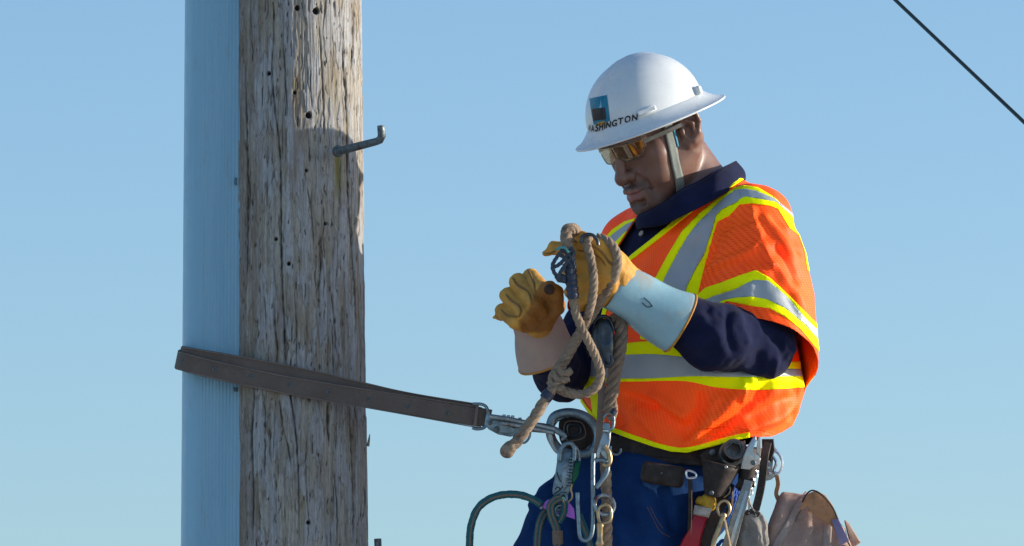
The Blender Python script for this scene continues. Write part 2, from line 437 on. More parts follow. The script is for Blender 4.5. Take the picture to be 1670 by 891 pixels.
M['leather_dark'] = basic('dark_brown_leather', (.024, .018, .016), (.044, .033, .028), 55, .68, 0, .5, .0012, .12, .28, 0, (.075, .057, .048), 25)
M['cuff_pink'] = basic('suede_cuff', (.46, .34, .28), (.40, .29, .245), 30, .85, 0, .4, .001, .08, .2, 0, (.50, .29, .29), 12)
M['cuff_blue'] = basic('grey_blue_vinyl_cuff', (.27, .47, .54), (.24, .41, .47), 24, .30, 0, .3, .0015, .1, .5, .15, (.33, .29, .24), 9)
M['bind_orange'] = basic('tan_binding', (.55, .25, .03), (.42, .18, .025), 80, .6)
M['rope'] = basic('weathered_rope', (.46, .35, .25), (.30, .22, .155), 260, .95, 0, 1., .003, .03, .1, 0, (.10, .08, .07), 30)
M['rope_dark'] = basic('dirty_rope', (.29, .225, .17), (.19, .145, .11), 260, .95, 0, .9, .002, .03, .1, 0, (.07, .06, .055), 30)
M['tape_black'] = basic('blue_black_tape', (.018, .026, .05), (.03, .04, .07), 70, .42, 0, .6, .002, .1, .5)
M['helmet'] = None
M['teal'] = basic('teal_rope', (.02, .14, .155), (.012, .09, .105), 160, .7, 0, .7, .001)
M['tracer'] = basic('tan_tracer', (.23, .17, .12), (.17, .12, .09), 160, .9, 0, .7, .001)
M['purple'] = basic('purple_plastic', (.66, .22, .88), (.60, .18, .82), 30, .45)
M['green'] = basic('green_enamel', (.006, .14, .05), (.004, .10, .035), 40, .4, 0, .3)
M['red'] = basic('red_plastic', (.42, .01, .022), (.33, .006, .016), 20, .4, 0, .4, .002, .1, .5, 0, (.12, .01, .012), 18)
M['white'] = basic('white_band', (.55, .5, .45), (.42, .37, .32), 60, .6, 0, .4, .001, .1, .4, 0, (.15, .12, .10), 30)
M['gold'] = basic('yellow_wax', (.55, .34, .02), (.42, .22, .01), 60, .4, 0, .6, .003)
M['blue_rope'] = basic('blue_cord', (.006, .06, .34), (.01, .09, .45), 160, .7, 0, .7, .001)
M['canvas'] = cloth('brown_canvas', (.37, .255, .205), (.46, .33, .27), 800, .35, .6, .9, .1, 10, (.09, .065, .055))
M['canvas_grey'] = cloth('grey_canvas', (.20, .185, .165), (.28, .26, .235), 800, .35, .6, .9, .1, 12, (.05, .045, .04))
M['leather_tan'] = basic('tan_handle_leather', (.52, .25, .11), (.40, .18, .08), 40, .55, 0, .4, .001, .1, .4, 0, (.18, .10, .06), 20)
M['patch'] = basic('lilac_patch', (.24, .20, .33), (.20, .165, .28), 40, .7)
M['gauntlet_mark'] = basic('ink', (.02, .03, .04), None, 40, .6)
M['wire'] = basic('green_black_cable', (.015, .03, .03), (.025, .045, .042), 120, .55, 0, .5, .001)
# ================================================================== setting
def ground_mat():
    t = NT('pale_gravel_ground'); v = t.obj()
    c = t.mix(t.ramp(t.noise(v, .4, 6), [(.35, 0.), (.65, 1.)]), (.46, .44, .40), (.55, .52, .47))
    t.set(col=c, rough=.95, nrm=t.bump(t.noise(v, 5, 6), .6, .1)); return t.m
GZ = -9.0
g = mesh('ground', [(-9000, -9000, GZ), (9000, -9000, GZ), (9000, 9000, GZ), (-9000, 9000, GZ)], [(0, 1, 2, 3)], ground_mat(), smooth=False)
g['kind'] = 'structure'

# ================================================================== wooden pole
POLE_Y = .12
def pole_axis(z):
    c0 = P(474, 0, POLE_Y); c1 = P(481, 891, POLE_Y); r0 = P(587.5, 0, POLE_Y)[0]-c0[0]; r1 = P(599, 891, POLE_Y)[0]-c1[0]
    t = (z-c1[2])/(c0[2]-c1[2]); return c1[0]+(c0[0]-c1[0])*t*.5+.5*(c0[0]-c1[0])*t, r1+(r0-r1)*np.clip(t, -8, 3)
CRACKS = [  # checks in the wood: pixel line, half width px, depth mm
    ([(447, 0), (446, 60), (443, 110), (447, 170), (453, 215), (457, 260), (458, 330), (459, 420), (461, 480), (464, 540), (466, 600), (479, 680), (485, 740), (487, 800), (488, 891)], 1.5, 5),
    ([(520, 40), (524, 100), (527, 170), (529, 230)], 1.1, 3), ([(462, 60), (466, 140), (470, 200)], 1.0, 2.5),
    ([(560, 20), (559, 90), (563, 150), (566, 200), (567, 300), (572, 380), (579, 480), (580, 560)], 1.3, 3.5),
    ([(577, 0), (576, 60), (572, 120)], 1.2, 3), ([(545, 0), (546, 30)], 1.8, 3), ([(400, 120), (404, 300), (402, 480)], 1.5, 3),
    ([(446, 480), (448, 530), (452, 570), (450, 600)], 1.7, 4), ([(455, 650), (462, 700), (470, 730), (476, 770)], 1.5, 3),
    ([(412, 560), (414, 640), (410, 720), (413, 800), (411, 891)], 1.6, 3.5), ([(430, 640), (433, 700), (431, 780)], 1.2, 2.5),
    ([(570, 660), (573, 740), (577, 820), (576, 891)], 1.3, 3), ([(535, 650), (534, 690), (537, 730)], 1.6, 2.6), ([(520, 380), (523, 440), (517, 480)], 1.5, 2.6),
    ([(480, 470), (484, 540), (483, 590)], 1.0, 2.4), ([(500, 300), (508, 350), (512, 400)], 1.0, 2), ([(540, 470), (546, 530), (549, 580)], 1.3, 3),
    ([(590, 280), (593, 380), (594, 520), (596, 640)], 1.2, 2), ([(500, 700), (499, 770), (503, 850), (502, 891)], 1.0, 2.2), ([(545, 770), (550, 830), (549, 891)], 1.1, 2.4)]
rs = np.random.RandomState(11)
for i in range(130):
    u0 = rs.uniform(400, 596); v0 = rs.uniform(-20, 880); L = rs.uniform(10, 70)*rs.choice([.5, 1, 1.5])
    CRACKS.append(([(u0, v0), (u0+rs.uniform(-3, 3), v0+L/2), (u0+rs.uniform(-4, 4), v0+L)], rs.uniform(.5, 1.1), rs.uniform(.6, 1.8)))
HOLES = [(515.5, 18, 5.2), (485, 13, 4.0), (503.5, 188, 5.0), (481, 151, 2.5), (503, 852, 3.2), (438, 120, 3), (471, 430, 3), (500, 278, 2.2), (531, 365, 2.4), (450, 390, 2.6)]
def build_pole():
    z0, z1 = -.62, .62
    zz = np.concatenate([[GZ-.02, -4, -1.5, -.9], np.linspace(z0, z1, 640), [.9, 1.6, 2.6]])
    aa = np.concatenate([np.linspace(-math.pi*.93, math.pi*.02, 330), np.linspace(math.pi*.06, math.pi*1.03, 26)])
    nz, na = len(zz), len(aa); Z, AN = np.meshgrid(zz, aa, indexing='ij'); z = Z.ravel(); an = AN.ravel()
    cx, R = pole_axis(z); d = np.stack([np.cos(an), np.sin(an), 0*an], 1)
    V = np.stack([cx+R*d[:, 0], POLE_Y+R*d[:, 1], z], 1)
    q = np.stack([an*.14, z, 0*z], 1)
    lump = pn(np.stack([an*1.4, z*.9, z*0+3], 1))*.004
    grain = pn(q*[260, 9, 1])*.0006+pn(q*[600, 22, 1]+5)*.0004
    flake = smooth01((pn(q*[44, 7, 1]+9)+.35*pn(q*[170, 30, 1])+.10)/.16)       # outer skin of the wood, missing in flakes
    pit = smooth01((pn(q*[170, 46, 1]+21)-.50)/.12)*.0022
    disp = lump+grain+flake*.0014-pit
    # flared, slightly wavy edge
    V0 = V+d*disp[:, None]
    u, v = proj(V0); front = smooth01(-(d@FWD)/.15); crack = np.zeros(len(V)); dep = np.zeros(len(V))
    near = np.abs(z) < .6
    un, vn = u[near], v[near]; cn = np.zeros(near.sum()); dn = np.zeros(near.sum())
    for pts, w, amp in CRACKS:
        p = A(crv2(pts)); m = (vn > p[:, 1].min()-6) & (vn < p[:, 1].max()+6) & (un > p[:, 0].min()-9) & (un < p[:, 0].max()+9)
        if not m.any(): continue
        uc = np.interp(vn[m], p[:, 1], p[:, 0])+pn(np.stack([vn[m]*.09, vn[m]*0+p[0, 0], vn[m]*0], 1))*.9
        s = (vn[m]-p[0, 1])/(p[-1, 1]-p[0, 1]); tp = np.clip(np.minimum(s, 1-s)*6, 0, 1)**.6
        e = np.exp(-((un[m]-uc)/(w*(.45+.55*tp)))**2)*tp*(.55+.45*smooth01(pn(np.stack([vn[m]*.05, vn[m]*0+p[0, 0]*.7, vn[m]*0+7], 1))*2+.6))
        cn[m] = np.maximum(cn[m], e); dn[m] = np.maximum(dn[m], e*amp)
    for hu, hv, hr in HOLES:
        r = np.hypot(un-hu, (vn-hv)*.95); e = smooth01((hr+.8-r)/1.6); cn = np.maximum(cn, e*1.15); dn = np.maximum(dn, e*9)
    crack[near] = cn; dep[near] = dn
    V = V0-d*(dep*.001*front)[:, None]
    F = []
    for i in range(nz-1):
        a = i*na+np.arange(na); b = i*na+(np.arange(na)+1) % na
        F.append(np.stack([a, b, b+na, a+na], 1))
    F = np.concatenate(F); caps = [tuple(range(na))[::-1], tuple((nz-1)*na+np.arange(na))]
    st = np.zeros(len(V)); un, vn = u, v
    st = np.exp(-((un-551-(vn-250)*.03)/8)**2)*smooth01((vn-243)/8)*smooth01((345-vn)/60)*front     # algae run below the step
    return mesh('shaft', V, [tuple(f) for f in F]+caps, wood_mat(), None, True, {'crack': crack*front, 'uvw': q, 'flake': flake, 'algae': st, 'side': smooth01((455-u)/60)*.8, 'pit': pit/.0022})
def wood_mat():
    t = NT('weathered_pole_wood'); q = t.attr('uvw').outputs['Vector']
    g1 = t.noise(t.mapv(q, (150, 5, 1)), 1, 6, .65); g2 = t.noise(t.mapv(q, (420, 16, 1), (3, 1, 0)), 1, 4, .6); big = t.noise(t.mapv(q, (26, 4.5, 1), (1, 7, 0)), 1, 5, .6)
    base = t.ramp(g1, [(.30, (.165, .14, .11)), (.43, (.27, .25, .21)), (.56, (.365, .345, .30)), (.72, (.44, .42, .375))])
    silver = t.ramp(g1, [(.3, (.235, .235, .235)), (.55, (.365, .375, .385)), (.75, (.45, .455, .45))])
    col = t.mix(t.ramp(t.attr('flake').outputs['Fac'], [(.2, 0.), (.8, .8)]), base, silver)
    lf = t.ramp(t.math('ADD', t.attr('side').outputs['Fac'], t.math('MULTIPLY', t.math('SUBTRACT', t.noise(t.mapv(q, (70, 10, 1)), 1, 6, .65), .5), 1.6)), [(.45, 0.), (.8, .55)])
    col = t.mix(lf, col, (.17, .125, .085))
    g3 = t.noise(t.mapv(q, (330, 60, 1), (5, 2, 0)), 1, 6, .75); g4 = t.noise(t.mapv(q, (90, 22, 1), (2, 4, 0)), 1, 6, .7, .6)
    fe = t.ramp(t.attr('flake').outputs['Fac'], [(.05, 0.), (.4, 1.), (.6, 1.), (.95, 0.)])
    col = t.mix(t.math('MULTIPLY', fe, t.ramp(g4, [(.4, .1), (.6, .75)])), col, (.12, .095, .07))
    col = t.mix(t.ramp(g3, [(.50, 0.), (.68, .55)]), col, (.12, .095, .072)); col = t.mix(t.ramp(g3, [(.30, .55), (.44, 0.)]), col, (.52, .49, .44))
    col = t.mix(t.ramp(g4, [(.54, 0.), (.66, .6)]), col, (.16, .12, .085))
    col = t.mix(t.ramp(big, [(.52, 0.), (.66, .55)]), col, (.20, .135, .075))                       # brown where the bark side shows
    col = t.mix(t.ramp(g2, [(.55, 0.), (.72, .65)]), col, (.115, .082, .058))
    col = t.mix(t.math('MULTIPLY', t.ramp(t.noise(t.mapv(q, (38, 7, 1), (9, 3, 0)), 1, 6, .7), [(.56, 0.), (.66, 1.)]), .4), col, (.27, .24, .11))
    col = t.mix(t.math('MULTIPLY', t.attr('algae').outputs['Fac'], .8), col, (.20, .17, .03))
    col = t.mix(t.math('MULTIPLY', t.attr('pit').outputs['Fac'], .75), col, (.085, .06, .042))
    col = t.mix(t.math('MULTIPLY', t.attr('crack').outputs['Fac'], .93), col, (.028, .022, .018))
    n = t.bump(g3, .5, .0014); n = t.bump(g2, .5, .0016, n); n = t.bump(g1, .5, .003, n)
    t.set(col=col, rough=.9, spec=.2, nrm=n); return t.m
pole = thing('utility_pole', 'weathered grey brown wooden utility pole with cracks and a bent metal step', 'utility pole', (P(480, 445, POLE_Y)[0], POLE_Y, GZ))
shaft = build_pole(); adopt(shaft, pole)
def step(pts, y, r):
    p = pxs(pts, y); s = MB(); q = spline(p, 5); s.tube(q, r*PX, 12); return s
# bent step bolt: shank, upturned end, washer
a = P(548, 248, -.012); b = P(614, 231, -.115); c = P(623, 227, -.123); d = P(621, 205, -.125)
s = MB(); s.tube([a, a+(b-a)*.5, b, b+(c-b)*.6, c+(d-c)*.22, c+(d-c)*.6, d], [7.2*PX*.95, 6.8*PX, 6.2*PX, 6.6*PX, 6.6*PX, 6.2*PX, 5.9*PX], 14)
st = s.build('pole_step', M['bolt'], pole); tag(st, 'bent metal step with upturned end')
s = MB(); s.lathe(P(549, 247.5, -.010), b-a, [(0, 0), (0, .011), (.008, .012), (.012, .009), (.012, 0)], 16); s.build('step_collar', M['bolt'], st)
a = P(606, 905, .07); b = P(617, 902, .05); c = P(616, 879, .05)
s = MB(); s.tube([P(585, 910, .1), a, b, b+(c-b)*.3, c], [6*PX]*5, 12); s.build('pole_step', M['bolt'], pole)
s = MB(); p = pxs([(600, 728), (602, 716), (603, 708)], .12); s.tube(p, [.003, .002, .0006], 6); s.build('splinter', shaft.data.materials[0], pole)
for (u, v, r) in [(482, 665, 5.5)]:
    o, n = P(u, v, POLE_Y-.139), None
    s = MB(); s.ring(P(u, v, POLE_Y-.141), (0, 1, 0), r*PX, 1.3*PX, 20, 6); s.build('nail_ring', M['bolt'], pole)

# ================================================================== ribbed cable guard on the pole's left
def guard_mat():
    t = NT('grey_blue_guard'); v = t.obj()
    c = t.mix(t.ramp(t.noise(t.mapv(v, (30, 30, 1.5)), 1, 5, .6), [(.3, 0.), (.7, 1.)]), (.185, .37, .49), (.245, .445, .56))
    c = t.mix(t.ramp(t.noise(t.mapv(v, (60, 60, 14)), 1, 6, .7), [(.60, 0.), (.74, .45)]), c, (.26, .24, .20))
    t.set(col=c, rough=t.ramp(t.noise(v, 25, 4), [(.3, .38), (.7, .55)]), spec=.45, nrm=t.bump(t.noise(t.mapv(v, (90, 90, 6)), 1, 4), .2, .002)); return t.m
gx = lambda u, y: P(u, 445, y)[0]
GF = .022         # depth of the ribbed face
face = []
us = np.linspace(393, 327, 120)
for u in us:
    rib = (1-abs(math.sin((u-327)/5.6*math.pi))**1.6)*.0011 if 331 < u < 389 else 0
    face.append((gx(u, GF), GF-.0005+rib+.004*((360-u)/33)**2*(u < 360)))
outer = [(gx(397.5, .0), .040), (gx(397.5, 0), .0265), (gx(396.2, 0), .0235)]+face
yc = face[-1][1]
for k in range(1, 13):
    a = k/12*math.pi/2; outer.append((gx(327, GF)-.0352*math.sin(a), yc+.05*(1-math.cos(a))))
outer += [(gx(297.4, .1), .12), (gx(299, .15), .17), (gx(345, .2), .195)]
inner = [(gx(345, .2)+.0, .19), (gx(299, .15)+.004, .166), (gx(297.4, .1)+.004, .12), (gx(301, 0)+.002, .07), (gx(327, 0), .032), (gx(392, 0), .030), (gx(393, 0), .040)]
prof = outer+inner; K = len(prof); zs = np.array([GZ+.3, -3, -1, -.6, -.2, .2, .6, 1.2, 2.2])
V = [(x, y, z) for z in zs for x, y in prof]
F = [(i*K+k, i*K+(k+1) % K, (i+1)*K+(k+1) % K, (i+1)*K+k) for i in range(len(zs)-1) for k in range(K)]
guard = thing('cable_guard', 'blue grey ribbed cable guard running up the left of the wooden pole', 'cable guard', (gx(345, 0), .1, GZ))
mesh('channel', V, F, guard_mat(), guard)
for u, v, r in [(384.5, 636, 5.5), (385, 296, 2.6)]:
    s = MB()
    if r > 4: s.lathe(P(u, v, GF+.003), (0, -1, 0), [(0, 0), (0, r*PX), (.002, r*PX), (.003, r*PX*.62), (.008, r*PX*.55), (.009, 0)], 12)
    else: s.tube(pxs([(385, 290), (384, 297), (385.5, 302)], GF-.003), 1.6*PX, 8)
    s.build('fixing_screw' if r > 4 else 'fixing_nail', M['bolt'], guard)

# ================================================================== overhead cable
a = P(1400, -57, 3.0); b = P(1760, 285, 2.0); L = b-a
s = MB(); s.tube([a-L*2.5, a, b, b+L*2.5], .0046, 10)
tag(s.build('overhead_cable', M['wire']), 'thin dark cable slanting across the upper right sky', 'cable')
# ================================================================== the worker
PSI = R_(50)                                     # chest turned this far to the photo's left
TF = np.array([-math.sin(PSI), -math.cos(PSI), 0]); TL = np.array([math.cos(PSI), -math.sin(PSI), 0])   # chest forward, worker's left
TY = .10
HPSI, HP = R_(53), R_(31)
HF = np.array([-math.sin(HPSI)*math.cos(HP), -math.cos(HPSI)*math.cos(HP), -math.sin(HP)]); HL = np.array([math.cos(HPSI), -math.sin(HPSI), 0]); HU = np.cross(HF, HL)
HM = np.stack([HL, HF, HU], 1)                   # head axes: left, forward, up
HC = P(1072, 220, .03); HS = 1.08
def h2w(q): return HC+A(q)@HM.T*HS
SL, EL, WL = P(1245, 372, -.03), P(1238, 561, -.10), P(1040, 474, -.235)
SR, ER, WR = P(1040, 408, .20), P(914, 610, .06), P(882, 535, -.13)
NB = P(1150, 318, .085)                          # base of the neck
person = thing('person', 'worker in white hard hat, orange safety vest and leather gloves, holding rope beside the pole', 'person', (P(1080, 700, TY)[0], TY, -1.35))

# ---- body (skin): head, neck, trunk, arms, hands and legs in one surface
def head_sdf(w):
    p = (w-HC)@HM/HS; m = p.copy(); m[:, 0] = np.abs(m[:, 0])
    d = ell(p, (0, -.010, .042), (.074, .090, .078))
    d = smin(d, ell(p, (0, .032, -.015), (.066, .064, .082)), .03)
    d = smin(d, cap(m, (.057, -.002, -.040), (.022, .078, -.096), .019, .020), .030)
    d = smin(d, cap(m, (.0, .088, -.104), (.012, .085, -.102), .020), .02)
    d = smin(d, ell(p, (0, .079, -.066), (.034, .030, .036)), .02)
    d = smin(d, cap(m, (0, .094, .024), (.044, .078, .026), .010, .011), .014)          # brow
    d = smin(d, sph(m, (.049, .060, -.018), .020), .022)                                 # cheekbone
    d = smin(d, sph(m, (.040, .066, -.052), .020), .022)                                 # cheek
    d = smax(d, -ell(m, (.033, .103, .004), (.020, .016, .011)), .012)                   # eye socket
    d = smin(d, ell(m, (.032, .0795, .003), (.0155, .0125, .0105)), .003)                # closed upper lid
    d = smax(d, -cap(m, (.020, .0935, -.004), (.044, .0875, -.0035), .0012), .0025)
    d = smin(d, cap(p, (0, .093, .014), (0, .1165, -.031), .0085, .0105), .010)            # nose
    d = smin(d, sph(p, (0, .117, -.036), .0120), .008)
    d = smin(d, ell(m, (.0155, .102, -.036), (.0105, .0125, .010)), .006)
    d = smax(d, -ell(m, (.0085, .110, -.0455), (.0048, .006, .004)), .003)               # nostril
    d = smax(d, -cap(m, (.0205, .101, -.029), (.0225, .099, -.040), .002), .005)
    d = smin(d, chain(m, [(0, .1105, -.062), (.012, .1075, -.0625), (.027, .0945, -.0645)], [.0072, .0068, .003]), .005)
    d = smin(d, chain(m, [(0, .1080, -.0775), (.012, .1045, -.0770), (.025, .0940, -.0670)], [.0084, .0076, .003]), .005)
    d = smax(d, -chain(m, [(0, .1180, -.0690), (.013, .1130, -.0692), (.030, .0965, -.0655)], [.0016, .0016, .0010]), .003)
    d = smax(d, -cap(p, (0, .122, -.052), (0, .119, -.058), .004), .006)                  # philtrum
    d = smax(d, -chain(m, [(.024, .101, -.040), (.032, .0945, -.056), (.034, .088, -.070)], [.0012, .0022, .001]), .009)   # fold beside the nose
    d = smax(d, -cap(m, (0, .1085, -.0895), (.016, .104, -.089), .004), .010)
    # ear
    ca, sa = math.cos(R_(14)), math.sin(R_(14)); e = (m-A([.0765, -.008, .0]))/1.12
    e = np.stack([e[:, 0]*.93+e[:, 1]*.36, -e[:, 0]*.36+e[:, 1]*.93, e[:, 2]], 1); e = np.stack([e[:, 0], e[:, 1]*ca+e[:, 2]*sa, -e[:, 1]*sa+e[:, 2]*ca], 1)
    pl = ell(e, (.004, -.004, -.002), (.0075, .0185, .030))
    rim = chain(e, [(.004, .012, .008), (.009, .010, .024), (.011, -.003, .031), (.011, -.015, .024), (.0105, -.019, .008), (.009, -.015, -.010), (.006, -.006, -.022), (.003, .004, -.028), (.002, .010, -.022)], [.0034, .0036, .0040, .0042, .0040, .0038, .0046, .0052, .0045], .003)
    ear = smin(pl, rim, .004)
    ear = smax(ear, -ell(e, (.0115, .000, -.004), (.007, .009, .0125)), .004)
    ear = smax(ear, -chain(e, [(.0125, .003, .020), (.0125, -.010, .014), (.012, -.012, .0)], [.0028, .003, .002]), .003)
    ear = smin(ear, chain(e, [(.0085, .004, .012), (.0095, -.007, .006), (.009, -.008, -.010)], [.0022, .0032, .0028]), .003)
    ear = smin(ear, ell(e, (.006, .011, -.005), (.004, .0045, .007)), .003)
    d = smin(d, ear*1.12, .006)
    return d*HS
def neck_sdf(w):
    a = h2w((0, -.026, -.005)); b = h2w((0, .005, -.075))
    d = cap(w, a, NB, .047, .060); d = smin(d, cap(w, b, NB+TF*.03, .040, .055), .03)
    s = cap(w, h2w((.066, -.028, -.028)), NB+TF*.075+TL*.012, .013, .012)                  # muscle at the side of the neck
    return smin(d, s, .014)
def limb(w): 
    d = smin(cap(w, SL, EL, .052, .042), cap(w, EL, WL, .043, .030), .02)
    d = smin(d, smin(cap(w, SR, ER, .052, .042), cap(w, ER, WR, .043, .030), .02), .02)
    d = smin(d, smin(cap(w, WL, P(990, 450, -.262), .026, .020), cap(w, P(990, 450, -.262), P(960, 440, -.262), .02, .010), .02), .015)
    return smin(d, cap(w, WR, P(865, 495, -.175), .026, .020), .015)
FEET = [(P(905, 1560, .17), P(880, 1610, .16)), (P(925, 1600, .02), P(895, 1650, .0))]
KNEE = [P(838, 1050, .12), P(990, 1130, -.04)]; HIP = [P(985, 840, .12), P(1068, 840, .02)]
def body_sdf(w):
    d = smin(head_sdf(w), neck_sdf(w), .028)
    t = cap(w, NB-np.array([0, 0, .06]), P(1085, 760, TY), .10, .10); d = smin(d, t, .02)
    d = smin(d, cap(w, SL-A([0, 0, .03]), SR-A([0, 0, .03]), .055), .02); d = smin(d, limb(w), .03)
    for h, k, f in zip(HIP, KNEE, FEET): d = smin(d, smin(cap(w, h, k, .075, .055), cap(w, k, f[0], .055, .04), .02), .03)
    return d
def skin_mat():
    t = NT('dark_brown_skin'); v = t.obj()
    c = t.mix(t.ramp(t.noise(v, 55, 5), [(.3, 0.), (.7, 1.)]), (.160, .080, .057), (.205, .104, .075))
    c = t.mix(t.attr('beard').outputs['Fac'], c, (.030, .019, .016)); c = t.mix(t.attr('lip').outputs['Fac'], c, (.27, .11, .10))
    n = t.bump(t.noise(v, 900, 3), .22, .0006)
    t.set(col=c, rough=t.ramp(t.noise(v, 130, 3), [(.3, .36), (.7, .54)]), spec=.55, nrm=n)
    t.b.inputs['Subsurface Weight'].default_value = .06; t.b.inputs['Subsurface Radius'].default_value = (.010, .004, .003); t.b.inputs['Subsurface Scale'].default_value = .5
    return t.m
lo = np.minimum(HC-.16, [-.1, -.2, .0]); 
def build_body():
    # fine head, coarse trunk share one field; the head grid is finer
    cutz = P(1100, 330, .05)[2]
    Vh, Fh = sdf_mesh(body_sdf, HC-A([.16, .17, .20]), HC+A([.16, .17, .17]), .0021)
    Th = tris(Fh); Vh, Th = clip(Vh, Th, Vh[:, 2]-(cutz-.045))
    Vb, Fb = sdf_mesh(body_sdf, (-.12, -.42, -1.45), (.72, .45, HC[2]+.05), .011)
    Tb = tris(Fb); Vb, Tb = clip(Vb, Tb, (cutz-.040)-Vb[:, 2])
    V = np.concatenate([Vh, Vb]); T = np.concatenate([Th, Tb+len(Vh)])
    p = (V-HC)@HM/HS; ax = np.abs(p[:, 0]); nz = pn(p*400)*.25+pn(p*90)*.25
    stache = smooth01((.009-np.abs(p[:, 2]+.0545+.10*np.maximum(ax-.012, 0)*2))/.006)*smooth01((.031-ax)/.008)*(p[:, 1] > .085)
    goatee = smooth01((-.084-p[:, 2])/.012)*smooth01((.045-ax)/.02)*(p[:, 1] > .04)
    side = smooth01((.010-np.abs(ax-.031-.12*np.maximum(-.06-p[:, 2], 0)))/.010)*smooth01((-.056-p[:, 2])/.012)*(p[:, 1] > .06)
    jaw = smooth01((-.080-p[:, 2])/.02)*smooth01((p[:, 1]-.015)/.03)*.55
    hair = smooth01((p[:, 2]-.035-.9*np.maximum(p[:, 1], 0)+.35*np.maximum(-p[:, 1]-.03, 0))/.015)*.8
    beard = np.clip(np.maximum.reduce([stache*.7, goatee*.8, side*.55, jaw])*(.8+nz*.6), 0, 1); beard = np.maximum(beard, np.clip(hair*(.8+nz), 0, 1))
    beard = np.maximum(beard, .85*smooth01((.0035-np.abs(p[:, 2]-.0335-.0))/.002)*smooth01((.050-ax)/.01)*smooth01((ax-.014)/.006)*(p[:, 1] > .06)*(.7+nz))
    lip = smooth01((.0125-np.abs(p[:, 2]+.0705))/.004)*smooth01((.023-ax)/.007)*(p[:, 1] > .095)
    beard = beard*(1-lip)
    return mesh('body', V, T, skin_mat(), person, True, {'beard': beard, 'lip': lip*.8}), Vh, Th
body, HV, HT = build_body(); HB = bvh(HV, HT)

# ---- trunk profile of the clothes, measured row by row
ROWS = A([[290, 1108, 1210], [302, 1080, 1226], [325, 1045, 1248], [360, 1018, 1262], [400, 992, 1268], [450, 980, 1272], [500, 966, 1280], [550, 950, 1292], [600, 943, 1306], [640, 946, 1312], [680, 952, 1300], [720, 955, 1280], [760, 950, 1270], [800, 940, 1270]])
ROWZ = np.array([P(1130, r[0], TY)[2] for r in ROWS])[::-1]; ROWC = np.array([P((r[1]+r[2])/2, r[0], TY)[0] for r in ROWS])[::-1]; ROWH = (np.array([(r[2]-r[1])/2 for r in ROWS])*PX*1.008)[::-1]
def trunk(w, grow=0., k=1.0, asp=.76):
    z = w[:, 2]; c = np.interp(z, ROWZ, ROWC); hw = np.interp(z, ROWZ, ROWH)*k+grow
    a = hw/math.sqrt(math.cos(PSI)**2+(asp*math.sin(PSI))**2); b = a*asp
    q = np.stack([w[:, 0]-c, w[:, 1]-TY, 0*z], 1); x = q@TL/a; y = q@TF/b; r = np.sqrt(x*x+y*y)+1e-9
    d = (r-1)*np.sqrt((x*a)**2+(y*b)**2)/r
    top = ROWZ[-1]+.30*np.minimum(q@TF, .0); return smax(d, z-top, .02)
# ---- shirt
def shirt_sdf(w):
    d = trunk(w, np.interp(w[:, 2], [P(0, 700, TY)[2], P(0, 610, TY)[2]], [-.055, -.016]))
    for h, f in ((SL+A([-.008, 0, -.008]), .058), (SR, .064)): d = smin(d, sph(w, h, f), .05)
    ua = P(1290, 560, -.125)
    d = smin(d, cap(w, SL, EL, .055, .066), .03); d = smin(d, smin(cap(w, EL, P(1160, 548, -.185), .068, .060), cap(w, P(1160, 548, -.185), P(1085, 508, -.222), .060, .040), .03), .02)
    d = smin(d, cap(w, SR, ER, .058, .050), .03); d = smin(d, cap(w, ER, P(893, 575, -.06), .050, .048), .02)
    # collar
    return d
SHIRT_FOLDS = [([(1192, 492), (1188, 520), (1190, 552), (1200, 585)], 7, -9), ([(1200, 500), (1212, 540), (1222, 565)], 5, 5), ([(1140, 520), (1165, 540), (1180, 560)], 8, 5), ([(1110, 540), (1140, 535), (1170, 525)], 7, -4),
    ([(1262, 535), (1290, 560), (1296, 580)], 5, 6), ([(1255, 545), (1275, 570), (1280, 600)], 6, -7), ([(1270, 580), (1262, 602), (1258, 618)], 5, 7), ([(1205, 595), (1230, 607), (1255, 608)], 5, 5), ([(1200, 607), (1225, 618), (1250, 622)], 5, -5),
    ([(1110, 575), (1140, 585), (1175, 580)], 8, -5), ([(1150, 500), (1160, 515), (1180, 512)], 6, -4), ([(1230, 570), (1240, 590), (1238, 605)], 8, -5), ([(880, 600), (910, 615), (930, 610)], 6, -4), ([(1060, 345), (1045, 370), (1030, 400)], 3, 2)]
def build_shirt():
    V, F = sdf_mesh(shirt_sdf, (-.02, -.36, -.45), (.62, .40, .24), .0048)
    N = vnormals(V, F); V = V+N*(pn(V*22)*.0045+pn(V*[60, 60, 45])*.0016)[:, None]
    V = folds(V, N, SHIRT_FOLDS); T = tris(F); u, v = proj(V)
    # neck hole
    n0 = NB+A([0, 0, .02]); ax = NB-h2w((0, -.03, -.02)); 
    f = np.linalg.norm(np.cross(V-NB, ax/np.linalg.norm(ax)), axis=1)-.060; f = np.where(V[:, 2] > P(0, 345, TY)[2], f, .1)
    V, T = clip(V, T, f)
    V, T = clip(V, T, V[:, 2]-P(0, 722, TY)[2])
    return mesh('shirt', V, T, M['navy'], person), V, T
shirt, SV, ST = build_shirt(); tag(shirt, 'dark navy long sleeved shirt')
